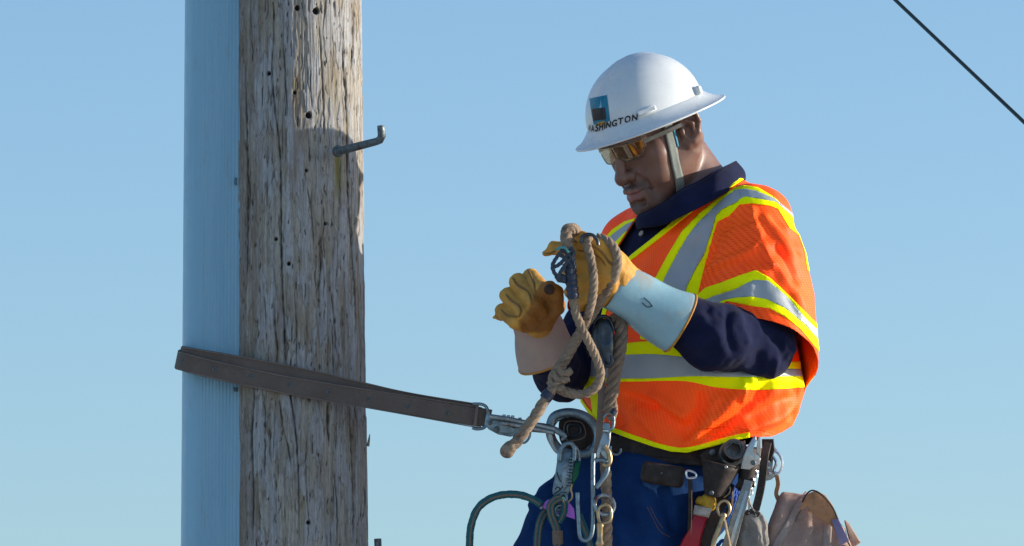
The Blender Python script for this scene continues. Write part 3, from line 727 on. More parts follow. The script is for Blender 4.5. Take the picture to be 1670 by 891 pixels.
# stand collar: strip round the neck, traced along its upper and lower edge, front to back
def collar():
    # angle 0 = chest front, positive towards the worker's left (camera side)
    ctr = lambda a, b: a+(b-a)
    top = [(-180, 1203, 268, .155), (-140, 1188, 272, .20), (-90, 1120, 300, .205), (-40, 1060, 325, .13), (-8, 1046, 343, .055), (10, 1050, 350, .0), (35, 1085, 330, -.035), (60, 1110, 312, -.045), (90, 1140, 297, -.035), (120, 1165, 282, -.025), (150, 1188, 271, .02), (176, 1201, 265, .09)]
    bot = [(-180, 1212, 300, .165), (-140, 1195, 310, .215), (-90, 1115, 340, .22), (-40, 1050, 365, .145), (-8, 1041, 374, .045), (10, 1050, 372, -.022), (35, 1084, 366, -.066), (60, 1112, 352, -.085), (90, 1148, 335, -.075), (120, 1178, 318, -.06), (150, 1202, 304, -.0), (176, 1214, 296, .09)]
    t = spline(A([P(a[1], a[2], a[3]) for a in top]), 8); b = spline(A([P(a[1], a[2], a[3]) for a in bot]), 8); n = len(t); K = 7; V = []
    for i in range(n):
        for k in range(K):
            s = k/(K-1); q = t[i]*(1-s)+b[i]*s; c = NB*(1-s*.0); out = q-A([NB[0], NB[1], q[2]]); out /= np.linalg.norm(out)
            V.append(q+out*(.006*math.sin(s*math.pi)+.0012*math.sin(i*.35+s*4)))
    F = [(i*K+k, i*K+k+1, (i+1)*K+k+1, (i+1)*K+k) for i in range(n-1) for k in range(K-1)]
    o = mesh('collar', V, F, M['navy'], shirt); solid(o, .004, 0); 
    s = MB(); s.tube([A(V[i*K])+A([0, 0, .0005]) for i in range(n)], .0026, 8); s.build('collar_edge', M['navy'], shirt)
collar()
SB = bvh(SV, ST)
for (u, v) in [(1050, 384)]:
    q, n = onto(SB, u, v, .006); s = MB(); s.lathe(q, n, [(0, 0), (0, .0055), (.0015, .0062), (.003, .0056), (.0024, .003), (.0024, 0)], 18); s.build('button', M['white'], shirt)

# ---- safety vest
SA, SBt = P(1226, 368, -.02), P(1246, 640, -.085)
HEMP = [P(1165, 488, -.205), P(1337, 594, -.085), P(1240, 629, .03)]
hn = np.cross(HEMP[1]-HEMP[0], HEMP[2]-HEMP[0]); hn /= np.linalg.norm(hn); hn = hn if hn[2] > 0 else -hn
def vtrunk(w):
    d = trunk(w, 0.0)
    d = smin(d, sph(w, SR+A([-.004, 0, .008]), .068), .05); return smin(d, cap(w, SR+A([0, 0, 0]), SR+(ER-SR)*.6, .066, .064), .03)
def sleeve_sdf(w):
    ax = SBt-SA; L = np.linalg.norm(ax); ax = ax/L; t = (w-SA)@ax/L; tc = np.clip(t, 0, 1.2)
    q = w-SA-(tc*L)[:, None]*ax
    r = np.interp(tc, [0, .1, .22, .45, .7, .9, 1.2], [.068, .090, .101, .108, .108, .108, .108])
    n1 = A([.30, -.95, 0]); x = q@A([.95, .30, 0])*1.0; y = q@n1/1.12
    rr = np.sqrt(x*x+y*y+(q[:, 2])**2); s = (rr-r)*.93
    s = smax(s, (t-1.15)*L, .01); return smin(s, sph(w, SA+A([.002, 0, .004]), .076), .03)
def vest_sdf(w): return smin(vtrunk(w), sleeve_sdf(w), .022)
VEST_FOLDS = [
    ([(1225, 333), (1232, 365), (1243, 392)], 5, 6), ([(1190, 345), (1160, 400), (1150, 440)], 10, -4), ([(1243, 395), (1215, 415), (1165, 435), (1140, 460)], 6, 7), ([(1165, 395), (1150, 425), (1140, 455)], 6, -5),
    ([(1243, 392), (1255, 425), (1262, 440)], 5, 6), ([(1240, 345), (1270, 380), (1300, 430)], 7, 5), ([(1250, 350), (1290, 385), (1308, 420)], 5, -5), ([(1262, 395), (1285, 430), (1300, 470)], 7, -6), ([(1205, 435), (1235, 443), (1262, 450)], 9, 5), ([(1255, 420), (1290, 470), (1318, 515)], 8, 6), ([(1225, 460), (1222, 480), (1226, 495)], 8, 6),
    ([(1280, 470), (1300, 510), (1325, 545)], 8, -5), ([(1215, 470), (1170, 490), (1140, 495)], 8, -4),
    ([(1130, 350), (1105, 400), (1080, 450)], 10, 4), ([(1170, 350), (1140, 400), (1125, 450)], 8, -3), ([(1090, 380), (1050, 420), (1030, 440)], 7, -3),
    ([(1240, 610), (1205, 640), (1175, 675), (1130, 715), (1110, 735)], 9, 9), ([(1260, 620), (1225, 660), (1190, 690), (1140, 725)], 8, -7), ([(1310, 650), (1270, 680), (1230, 695), (1205, 708)], 7, 7), ([(1300, 645), (1255, 665), (1215, 690)], 8, -5),
    ([(1140, 635), (1145, 665), (1130, 690), (1115, 730)], 8, -6), ([(1010, 640), (1050, 655), (1075, 662)], 6, -6), ([(1055, 640), (1090, 665), (1125, 685)], 8, 6), ([(1060, 655), (1095, 685), (1120, 705)], 8, -5), ([(1030, 665), (1060, 695), (1080, 725)], 8, 5), ([(1150, 612), (1200, 612), (1235, 620)], 7, 6), ([(1210, 615), (1212, 640), (1210, 660)], 4, 5), ([(1000, 560), (1005, 590), (1004, 615)], 6, -4), ([(990, 650), (1010, 680), (1015, 700)], 6, -5),
    ([(1295, 620), (1300, 650), (1285, 690)], 7, -5), ([(1180, 640), (1160, 665), (1150, 690)], 6, 5)]
HEM = [(900, 640), (930, 640), (948, 655), (962, 676), (985, 699), (1020, 713), (1060, 727), (1095, 737), (1120, 738), (1160, 729), (1195, 719), (1222, 713), (1240, 713), (1258, 712), (1275, 705), (1300, 690), (1330, 670)]
NECKV = [(1209, 287), (1186, 302), (1150, 322), (1110, 352), (1072, 383), (1035, 412), (1010, 434), (985, 500), (971, 556), (964, 562), (960, 556), (968, 500), (988, 440), (1006, 405), (1022, 380), (1038, 356), (1062, 320), (1110, 270), (1170, 235), (1215, 265)]
def build_vest():
    def shell(fn, lo, hi):
        V, F = sdf_mesh(fn, lo, hi, .0046); S0 = np.stack([(V-HEMP[1])@hn, sleeve_sdf(V)], 1)
        N = vnormals(V, F); V = V+N*(pn(V*[16, 16, 13])*.004+pn(V*[48, 48, 40]+7)*.0012)[:, None]
        N = vnormals(V, F); V = folds(V, N, [(a, b, c_*(1.25 if np.mean([q_[1] for q_ in a]) < 560 else 1.8)) for a, b, c_ in VEST_FOLDS], 1.0); return np.concatenate([V, vnormals(V, F), S0], 1), tris(F)
    XA, TA = shell(vest_sdf, (-.02, -.36, -.42), (.68, .42, .24)); XB, TB = shell(vtrunk, (.1, -.25, -.36), (.62, .36, .12))
    fa = np.maximum(XA[:, 6], XA[:, 7]-.020); fb = np.maximum(-np.maximum(XB[:, 6], XB[:, 7]-.020), -(XB[:, 7]+.012))
    XA, TA = clip(XA, TA, fa); XB, TB = clip(XB, TB, fb)
    X = np.concatenate([XA, XB]); T = np.concatenate([TA, TB+len(XA)])
    u, v = proj(X[:, :3]); f = (np.interp(u, [p[0] for p in HEM], [p[1] for p in HEM])-v)*PX
    X, T = clip(X, T, f)
    # right sleeve ends above the elbow
    f = ((X[:, :3]-(SR+(ER-SR)*.55))@((SR-ER)/np.linalg.norm(SR-ER))); f = np.where((cap(X[:, :3], SR, ER, .0) < .10) & (trunk(X[:, :3]) > .004), f, .05); X, T = clip(X, T, f)
    u, v = proj(X[:, :3]); pd = polydist(u, v, NECKV)*PX
    front = (X[:, :3]-A([NB[0], TY, 0]))@TF > -.03
    rad = np.hypot(X[:, 0]-NB[0], X[:, 1]-NB[1]); nk = np.where(X[:, 2] > P(0, 318, TY)[2], .072-rad, -1)
    X, T = clip(X, T, -np.maximum(np.where(front, pd, -.05), nk))
    return X, T
VX, VT = build_vest()
def weave(V):
    # fabric rows: round the trunk and along it; on the sleeve tilted with it
    a = np.arctan2((V[:, 1]-TY), (V[:, 0]-.33)); return np.stack([a*.17+V[:, 2]*.25, V[:, 2]-a*.03, 0*a], 1)
vest = mesh('safety_vest', VX[:, :3], VT, M['orange'], person, True, {'weave': weave(VX[:, :3])}); solid(vest, .0015, -1); tag(vest, 'orange mesh safety vest with lime and silver tape')
VB = bvh(VX[:, :3], VT)
VUV = proj(VX[:, :3])
def vpart(name, poly, m, off=.0012, front=None, label=None, parent=vest):
    """piece of tape lying on the vest inside a measured outline"""
    u, v = VUV; f = np.full(len(u), -5.); q = A(poly); bb_ = (u > q[:, 0].min()-8) & (u < q[:, 0].max()+8) & (v > q[:, 1].min()-8) & (v < q[:, 1].max()+8); f[bb_] = polydist(u[bb_], v[bb_], poly)
    if front == 1: f = np.where(VX[:, 3:6]@FWD < .25, f, -5)
    elif front == 2: f = np.where(VX[:, 1] < TY-.02, f, -5)
    X, T = clip(VX, VT, f)
    if len(T) == 0: print('EMPTY', name); return
    for Tc in comps(T):
        if len(Tc) < 14: continue
        Xc, Tc = compact(X, Tc); o = mesh(name, Xc[:, :3]+Xc[:, 3:6]*off, Tc, m, parent); solid(o, .001, -1)
def band(top, bot): return list(crv2(top, 5).tolist())+list(crv2(bot, 5)[::-1].tolist())
def off_line(pts, d):
    p = crv2(pts, 5); t = np.gradient(p, axis=0); t /= np.linalg.norm(t, axis=1)[:, None]; return (p+np.stack([-t[:, 1], t[:, 0]], 1)*d).tolist()
def stripe(pts, w0, w1): return off_line(pts, w0)+off_line(pts, w1)[::-1]
# waist tape (goes all round)
wt = [(900, 540), (950, 560), (1000, 562), (1060, 557), (1110, 562), (1170, 575), (1240, 588), (1330, 590)]
def lowered(p, dy): return [(a, b+(dy(a) if callable(dy) else dy)) for a, b in p]
w1 = [(900, 568), (950, 578), (1000, 580), (1060, 578), (1110, 582), (1170, 592), (1240, 600), (1330, 603)]
w2 = [(900, 610), (945, 611), (985, 617), (1060, 617), (1120, 614), (1170, 614), (1240, 615), (1330, 613)]
w3 = [(900, 630), (945, 628), (985, 624), (1060, 622), (1120, 622), (1170, 632), (1240, 636), (1330, 630)]
vpart('lime_tape', band(wt, w1), M['yellow']); vpart('silver_tape', band(w1, w2), M['silver'], .0016); vpart('lime_tape', band(w2, w3), M['yellow'])
# tape over the near shoulder and down the chest: inner yellow, silver, outer yellow
b0 = [(1214, 304), (1196, 309), (1170, 325), (1140, 349), (1112, 378), (1090, 415), (1070, 452), (1055, 490), (1047, 530), (1044, 554)]
b1 = [(1206, 310), (1190, 318), (1166, 338), (1140, 363), (1122, 385), (1103, 418), (1084, 455), (1070, 492), (1062, 530), (1059, 554)]
b2 = [(1208, 322), (1203, 330), (1178, 342), (1168, 352), (1160, 380), (1148, 415), (1134, 440), (1120, 468), (1110, 515), (1104, 556)]
b3 = [(1215, 332), (1206, 334), (1190, 352), (1170, 362), (1163, 385), (1152, 425), (1144, 455), (1139, 478), (1127, 518), (1121, 557)]
vpart('lime_tape', b0+b1[::-1], M['yellow'], .0012, 1); vpart('silver_tape', b1+b2[::-1], M['silver'], .0016, 1); vpart('lime_tape', b2+b3[::-1], M['yellow'], .0012, 1)
# the same tape running on over the shoulder to the back
c0 = [(1196, 308), (1212, 303), (1235, 306), (1262, 322), (1290, 347), (1312, 375), (1330, 400)]
c1 = [(1194, 312), (1214, 309), (1232, 312), (1262, 324), (1288, 345), (1308, 366), (1335, 410)]
c2 = [(1203, 328), (1214, 321), (1240, 325), (1265, 330), (1287, 349), (1305, 368), (1322, 396), (1338, 420)]
c3 = [(1208, 334), (1225, 332), (1255, 336), (1268, 341), (1287, 372), (1302, 383), (1312, 410), (1316, 440), (1330, 450)]
vpart('lime_tape', c0+c1[::-1], M['yellow'], .0012); vpart('silver_tape', c1+c2[::-1], M['silver'], .0016); vpart('lime_tape', c2+c3[::-1], M['yellow'], .0013)
# band round the near sleeve
s0 = [(1128, 490), (1150, 470), (1180, 460), (1205, 450), (1232, 441), (1255, 453), (1290, 485), (1325, 522), (1350, 545)]
s1 = [(1128, 500), (1142, 493), (1165, 481), (1200, 470), (1230, 456), (1255, 459), (1285, 480), (1325, 540), (1350, 565)]
s1 = [(1128, 500), (1142, 493), (1165, 483), (1200, 472), (1230, 457), (1252, 458), (1283, 484), (1312, 518), (1350, 556)]
s2 = [(1128, 512), (1150, 505), (1180, 490), (1200, 486), (1225, 484), (1250, 488), (1280, 503), (1310, 528), (1332, 552), (1350, 575)]
s3 = [(1128, 530), (1150, 515), (1185, 492), (1200, 494), (1230, 500), (1255, 503), (1280, 517), (1305, 537), (1330, 567), (1350, 590)]
vpart('lime_tape', s0+s1[::-1], M['yellow'], .0014, 2); vpart('silver_tape', s1+s2[::-1], M['silver'], .0018, 2); vpart('lime_tape', s2+s3[::-1], M['yellow'], .0014, 2)
# far shoulder
f0 = [(983, 393), (1000, 375), (1020, 362), (1040, 356)]; f1 = [(984, 400), (1002, 382), (1022, 367), (1042, 359)]; f2 = [(988, 415), (1005, 395), (1020, 380), (1044, 364)]; f3 = [(990, 425), (1010, 402), (1028, 384), (1046, 368)]
vpart('lime_tape', f0+f1[::-1], M['yellow'], .0012); vpart('silver_tape', f1+f2[::-1], M['silver'], .0016); vpart('lime_tape', f2+f3[::-1], M['yellow'], .0012)
# bindings
vpart('binding', band(lowered(HEM, -8.5)[2:12], lowered(HEM, 6)[2:12]), M['yellow'], .0020)
vv = [(1209, 285), (1186, 300), (1150, 320), (1110, 350), (1072, 381), (1035, 410), (1008, 434), (983, 500), (968, 556), (954, 592), (951, 610), (956, 628), (966, 642), (970, 662), (974, 690)]
vpart('binding', stripe(vv, -9, 4), M['yellow'], .0020, 1)
# ================================================================== hard hat
HP2 = R_(24); hf = np.array([-math.sin(HPSI)*math.cos(HP2), -math.cos(HPSI)*math.cos(HP2), -math.sin(HP2)]); hu = np.cross(hf, HL)
HATC = P(1058, 191, .022)
def helmet_mat():
    t = NT('white_helmet_plastic'); v = t.obj()
    c = t.mix(t.ramp(t.noise(v, 18, 5), [(.3, 0.), (.7, 1.)]), (.60, .645, .655), (.68, .715, .72))
    c = t.mix(t.ramp(t.noise(v, 45, 7, .7), [(.63, 0.), (.76, .5)]), c, (.36, .33, .30))
    t.set(col=c, rough=t.ramp(t.noise(v, 40, 5), [(.3, .20), (.7, .38)]), spec=.5, nrm=t.bump(t.noise(v, 70, 4), .06, .002)); return t.m
def build_hat():
    n = 180; th = np.arange(n)/n*2*math.pi; c, s_ = np.cos(th), np.sin(th)
    def rad(cf, cb, w):   # outline radius: superellipse with separate front and back lengths
        L = np.where(c > 0, cf, cb); return 1/(np.abs(c/L)**2.15+np.abs(s_/w)**2.15)**(1/2.15)
    rows = []
    base = rad(.131, .119, .103); H = .125
    for t in np.concatenate([[.9995], np.linspace(.985, .12, 34)]):
        k = (1-t**2.25)**(1/2.05); x = base*k; rg = .0032*np.exp(-(np.abs(s_*x)/.013)**4)*(t > .3)*min(1, (t-.3)*5)
        st = .0028*smooth01((c-.35)/.12)*smooth01((.86-t)/.05)*smooth01((.022-np.abs(s_*x))/.006)   # raised front panel
        rows.append((x+st, H*t+rg))
    fr = (c+1)/2; slope = .36+.12*fr**1.6; ext = .036-.004*(c > 0)*c+.004*(c < 0)*(-c)-.004*np.abs(s_)
    for e in np.linspace(0, 1, 14):
        r = base*1.0+.0015+ext*e; drop = .012*(1-e)**2-ext*e*slope*(1-.18*e); rows.append((r, drop+.0015))
    rl = base+.0015+ext; dl = -ext*slope*.82
    for a in np.linspace(.3, math.pi, 7): rows.append((rl+.0022*math.sin(a), dl+.0015-.0022*(1-math.cos(a))))
    for e in np.linspace(.97, 0, 8): rows.append((base+.0015+ext*e, -ext*e*slope*(1-.18*e)-.003+.004*(1-e)))
    for t in np.linspace(.1, .97, 14): rows.append(((base-.004)*(1-t**2.25)**(1/2.05), (H-.004)*t))
    V = []
    for r, h in rows: V.append(HATC+np.outer(c*r, hf)+np.outer(s_*r, HL)+np.outer(np.broadcast_to(h, n), hu))
    V = np.concatenate(V); m = len(rows); i = np.arange(m-1)[:, None]*n; k = np.arange(n)[None]; k2 = (k+1) % n
    F = np.stack([(i+k).ravel(), (i+k2).ravel(), (i+n+k2).ravel(), (i+n+k).ravel()], 1)
    return V, F
HTV, HTF = build_hat(); M['helmet'] = helmet_mat()
hat = thing('hard_hat', 'white full brim hard hat with blue emblem and black lettering on the worker', 'hard hat', HATC)
mesh('shell', HTV, [tuple(f) for f in HTF]+[tuple(range(180))[::-1]], M['helmet'], hat)
HTB = bvh(HTV, HTF); htn = vnormals(HTV, HTF); fr = HTV-HATC
if ((htn*fr).sum(1) > 0).mean() < .5: htn = -htn
def hatpart(name, poly, m, off, ins=36*180):
    q = poly; X = []; bm = bmesh.new()
    # subdivided patch inside the outline, laid on the shell
    c = A(q); x0, y0 = c.min(0); x1, y1 = c.max(0); gu, gv = np.meshgrid(np.linspace(x0-1, x1+1, 46), np.linspace(y0-1, y1+1, 46)); gu = gu.ravel(); gv = gv.ravel()
    T = []
    for a in range(45):
        for b in range(45): k = a*46+b; T += [(k, k+1, k+47), (k, k+47, k+46)]
    G = np.stack([gu, gv], 1); G2, T2 = clip(np.concatenate([G, 0*G[:, :1]], 1), np.array(T), polydist(gu, gv, q))
    V = [onto(HTB, g[0], g[1], off)[0] for g in G2]; return mesh(name, V, T2, m, emblem if emblem is not None else hat)
emblem = None
paint = lambda n, c, r=.35: basic(n, c, tuple(x*.85 for x in c), 60, r, 0, .1)
emblem = hatpart('emblem', [(961.5, 161), (990, 155.3), (992.5, 175), (995.3, 197.5), (982, 201), (968.6, 204), (964, 180)], paint('emblem_blue', (.004, .20, .32)), .0007)
hatpart('emblem_square', [(965.7, 178.2), (987.3, 175.4), (989.4, 194.6), (968.6, 197.6)], paint('emblem_black', (.016, .014, .018)), .0012)
hatpart('emblem_wedge', [(978, 177.3), (980.2, 162), (981.8, 176.8)], paint('emblem_pale', (.30, .46, .56)), .0011)
hatpart('emblem_strip', [(974, 200.5), (986.5, 197), (987.5, 203), (978, 207)], paint('emblem_orange', (.50, .26, .05)), .0011)
ink = paint('letter_ink', (.012, .014, .022), .5)
def letters():
    for ch, zx, zb, w in [('W', 116, 708, 20), ('A', 143, 706, 26), ('S', 178, 700, 28), ('H', 214, 692, 32), ('I', 243, 684, 12), ('N', 276, 676, 40), ('G', 326, 662, 44), ('T', 378, 645, 44), ('O', 437, 628, 52), ('N', 498, 614, 48)]:
        cu = bpy.data.curves.new('letter', 'FONT'); cu.body = ch; cu.size = 1; cu.resolution_u = 3; cu.offset = .03
        o = bpy.data.objects.new('letter', cu); COL.objects.link(o); bpy.context.view_layer.update()
        me = bpy.data.meshes.new_from_object(o.evaluated_get(bpy.context.evaluated_depsgraph_get())); bpy.data.objects.remove(o); bpy.data.curves.remove(cu)
        bm = bmesh.new(); bm.from_mesh(me); bmesh.ops.triangulate(bm, faces=bm.faces[:]); 
        for _ in range(2): bmesh.ops.subdivide_edges(bm, edges=[e for e in bm.edges if e.calc_length() > .15], cuts=1)
        bmesh.ops.triangulate(bm, faces=bm.faces[:]); bm.verts.index_update()
        V = A([v.co[:] for v in bm.verts]); F = [[v.index for v in f.verts] for f in bm.faces]; bm.free(); bpy.data.meshes.remove(me)
        x = (V[:, 0]-V[:, 0].min())/max(np.ptp(V[:, 0]), .05)-.5; y = V[:, 1]/.73
        if ch == 'I': x = x*.9
        u0 = 940+.1907*zx; v0 = 80+.1907*zb; hh = 11.0; sl = -.20
        pts = [onto(HTB, u0+x_*w*.1907+y_*hh*.06, v0+x_*w*.1907*sl-y_*hh, .0017)[0] for x_, y_ in zip(x, y)]
        mesh('letter', pts, F, ink, hat)
letters()
def lug(u, v, du, dv, hx, hy, hz):
    q, n = onto(HTB, u, v, 0); q2, _ = onto(HTB, u+du, v+dv, 0); x = q2-q; x -= (x@n)*n; x /= np.linalg.norm(x); z = np.cross(n, x)
    s = MB(); s.box(q+n*hz*.4, (hx*PX, hy*PX, hz), np.stack([x, z, n], 1), .0028); return s.build('lug', M['helmet'], hat)
lug(1054, 181, 6, -2.2, 16, 4.8, .005); lug(1135.5, 149, 6, -1, 6, 7.5, .008)
def laid_ribbon(bv, path, w, off, name, m, parent, th=.0012, K=5):
    p = spline(A(path), 6); t = np.gradient(p, axis=0); t /= np.linalg.norm(t, axis=1)[:, None]; nn = np.stack([-t[:, 1], t[:, 0]], 1); V = []
    for i in range(len(p)):
        for k in range(K):
            o_ = (k/(K-1)-.5)*w; q, n = onto(bv, p[i, 0]+nn[i, 0]*o_, p[i, 1]+nn[i, 1]*o_, off); V.append(q)
    V = A(V).reshape(len(p), K, 3)
    for _ in range(3): V[1:-1] = V[1:-1]*.5+.25*(V[2:]+V[:-2])
    F = [(i*K+k, i*K+k+1, (i+1)*K+k+1, (i+1)*K+k) for i in range(len(p)-1) for k in range(K-1)]
    o = mesh(name, V.reshape(-1, 3), F, m, parent); solid(o, th, 0); return o
M['strap_grey'] = cloth('grey_webbing', (.22, .245, .225), (.28, .30, .27), 900, .4, .5, .85, .05, 20, (.13, .12, .10))
cs = laid_ribbon(HB, [(1087, 203), (1091, 222), (1096, 245), (1101, 270), (1106, 292), (1109, 318)], 14, .0035, 'chin_strap', M['strap_grey'], hat, .0018)
laid_ribbon(HB, [(1095, 206), (1099, 222), (1104, 240)], 3.2, .0052, 'strap_stripe', paint('blue_thread', (.04, .26, .40), .7), cs, .0008, 3)

# ================================================================== safety glasses
def lens_mat():
    t = NT('amber_mirror_lens'); n, l = t.n, t.l
    tr = t.node('BsdfTransparent', {'Color': (.86, .76, .62, 1)}); gl = t.node('BsdfGlossy', {'Color': (.85, .78, .66, 1), 'Roughness': .04})
    f = t.node('LayerWeight', {'Blend': .35}).outputs['Fresnel']; fac = t.math('ADD', t.math('MULTIPLY', f, .5), .09)
    mx = t.node('MixShader', {0: fac}); l.new(tr.outputs[0], mx.inputs[1]); l.new(gl.outputs[0], mx.inputs[2]); l.new(mx.outputs[0], t.out.inputs['Surface']); return t.m
lm = lens_mat(); glasses = thing('safety_glasses', 'amber tinted wraparound safety glasses under the hard hat brim', 'safety glasses', h2w((0, .11, 0)))
M['frame'] = basic('clear_smoke_frame', (.10, .10, .09), (.06, .06, .06), 60, .25, 0, .1)
def lens_pt(x, z, o=0):
    ax = abs(x); return h2w((x*(1+o*4), .1100-.10*ax-8.0*max(ax-.02, 0)**2+o-.25*(z-.024)*0-.10*(.024-z)*1.0, z))
for sg in (1, -1):
    xs = np.linspace(.003, .066, 22); V = []; K = 9
    for x in xs:
        top = .027-.10*max(x-.04, 0); bot = -.0065+.007*smooth01((.020-x)/.016)+.016*smooth01((x-.044)/.024)
        for k in range(K): V.append(lens_pt(sg*x, top+(bot-top)*k/(K-1)))
    F = [(i*K+k, i*K+k+1, (i+1)*K+k+1, (i+1)*K+k) for i in range(len(xs)-1) for k in range(K-1)]
    o = mesh('lens', V, F, lm, glasses); solid(o, .0016, 0)
    s = MB(); s.tube(A([V[i*K+K-1] for i in range(len(xs))]), .0011, 6); s.build('lens_rim', M['frame'], o)
    s = MB(); tp = spline(A([lens_pt(sg*.065, .018), h2w((sg*.072, .062, .016)), h2w((sg*.0795, .03, .013)), h2w((sg*.082, .004, .010)), h2w((sg*.080, -.016, .0))]), 6)
    s.ribbon(tp, .009, .003, HU); s.build('temple', M['frame'], glasses)
s = MB(); s.tube(A([lens_pt(x, .0275-.10*max(abs(x)-.04, 0), .0008) for x in np.linspace(-.066, .066, 40)]), .0019, 8); s.build('brow_bar', M['frame'], glasses)

# ================================================================== gloves (clothing of the worker)
def glove_mesh(fn, lo, hi, seams, fl, name, label, h=.0026, palm_shade_stain=None):
    V, F = sdf_mesh(fn, lo, hi, h); N = vnormals(V, F); V = V+N*(pn(V*60)*.0016+pn(V*150)*.0006)[:, None]; N = vnormals(V, F); V = folds(V, N, fl)
    u, v = proj(V); pm_ = smooth01(polydist(u, v, palm_shade_stain)/5+.5)*.85 if palm_shade_stain else np.zeros(len(V)); o = mesh(name, V, F, M['leather_glove'], person, True, {'palm_shade_stain': pm_}); tag(o, label); bv = bvh(V, F)
    for sm, r in seams:
        p = [onto(bv, a[0], a[1], .0006, -.2)[0] for a in spline(A(sm), 6)]; p = A(p)
        for _ in range(2): p[1:-1] = p[1:-1]*.5+.25*(p[2:]+p[:-2])
        s = MB(); q, _ = resample(p, .002); rr = r*PX*np.clip(np.minimum(np.arange(len(q))+1, len(q)-np.arange(len(q)))/4, .3, 1); s.tube(q, rr, 7); s.build('seam', M['leather_seam'], o)
    return o, bv
def cone_cuff(a, b, ra, rb, flat, nf, m, name, parent, label, wav=0, hint=None, rim=M['bind_orange'], bow=.0, tilt=0.):
    """flared open cuff between two rings, with a bound rim"""
    a = A(a); b = A(b); d = b-a; L = np.linalg.norm(d); d /= L; x = A(hint); x = x-(x@d)*d; x /= np.linalg.norm(x); y = np.cross(d, x); n = 56; K = 22; V = []
    th = np.arange(n)/n*2*math.pi
    for k in range(K):
        s_ = k/(K-1); r = ra+(rb-ra)*s_**.8+bow*math.sin(s_*math.pi)
        for t in th:
            w = r*(1+wav*math.sin(2*t+1.3)*s_); e = abs(math.cos(t))**nf, abs(math.sin(t))**nf
            xx = math.copysign(e[0], math.cos(t)); yy = math.copysign(e[1], math.sin(t)); wob = .0022*math.sin(3*t+5*s_)+.0015*math.sin(7*s_+t)
            V.append(a+d*(L*s_+tilt*s_*xx)+x*(xx*(w+wob))+y*(yy*(w*flat+wob)))
    F = [(k*n+i, k*n+(i+1) % n, (k+1)*n+(i+1) % n, (k+1)*n+i) for k in range(K-1) for i in range(n)]
    o = mesh(name, V, F, m, parent); solid(o, .0022, 0); tag(o, label)
    s = MB(); s.tube(V[-n:], .0026, 8, True, d); s.build('cuff_binding', rim, o)
    return o, V
# right hand: fist, back of the fingers up-left, thumb on the right
K4 = [(866, 452, -.170), (845, 460, -.176), (829, 482, -.178), (819, 507, -.172)]
J4 = [(885, 474, -.232), (871, 494, -.236), (857, 513, -.232), (841, 526, -.222)]
D4 = [(898, 492, -.206), (882, 510, -.208), (869, 525, -.206), (856, 533, -.198)]
def fist(w):
    d = ell(w, P(862, 496, -.170), (.040, .034, .040))
    for k, j, e, r in zip(K4, J4, D4, (.0155, .0160, .0155, .0135)):
        f = smin(cap(w, P(*k), P(*j), r*1.08, r), cap(w, P(*j), P(*e), r, r*.92), .004); d = smin(d, f, .0035)
    th = chain(w, [P(888, 522, -.175), P(907, 500, -.20), P(906, 478, -.232), P(896, 469, -.243)], [.019, .0165, .0145, .0135], .006); d = smin(d, th, .004)
    d = smin(d, cap(w, P(868, 510, -.165), WR, .036, .034), .014)
    flap = cap(w, P(818, 516, -.165), P(805, 518, -.158), .0085, .003); return smin(d, flap, .008)
fc = P(862, 495, -.19)
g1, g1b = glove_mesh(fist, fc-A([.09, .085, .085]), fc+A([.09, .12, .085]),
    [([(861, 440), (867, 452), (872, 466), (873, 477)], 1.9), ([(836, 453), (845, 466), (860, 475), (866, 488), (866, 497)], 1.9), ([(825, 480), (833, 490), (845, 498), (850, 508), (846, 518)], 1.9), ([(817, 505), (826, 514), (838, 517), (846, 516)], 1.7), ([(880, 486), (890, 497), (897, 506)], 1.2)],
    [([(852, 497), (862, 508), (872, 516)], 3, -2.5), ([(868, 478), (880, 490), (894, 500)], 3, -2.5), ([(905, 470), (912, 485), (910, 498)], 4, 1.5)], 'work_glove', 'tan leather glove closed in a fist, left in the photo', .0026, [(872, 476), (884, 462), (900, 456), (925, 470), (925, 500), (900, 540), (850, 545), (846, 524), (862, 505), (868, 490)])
q, n = onto(g1b, 896, 473, .0); s = MB(); s.lathe(q-n*.004, n, [(0, 0), (0, .0105), (.0035, .0100), (.0052, .0065), (.0056, 0)], 18)
s.build('thumb_patch', basic('stained_leather', (.075, .035, .018), (.05, .024, .014), 50, .7), g1)
cuff1, _ = cone_cuff(P(866, 508, -.150), P(893, 583, -.085), .040, .0575, .80, .9, M['cuff_pink'], 'cuff', g1, 'dusty pink suede cuff', .03, (1, .1, -.2), tilt=-.010)
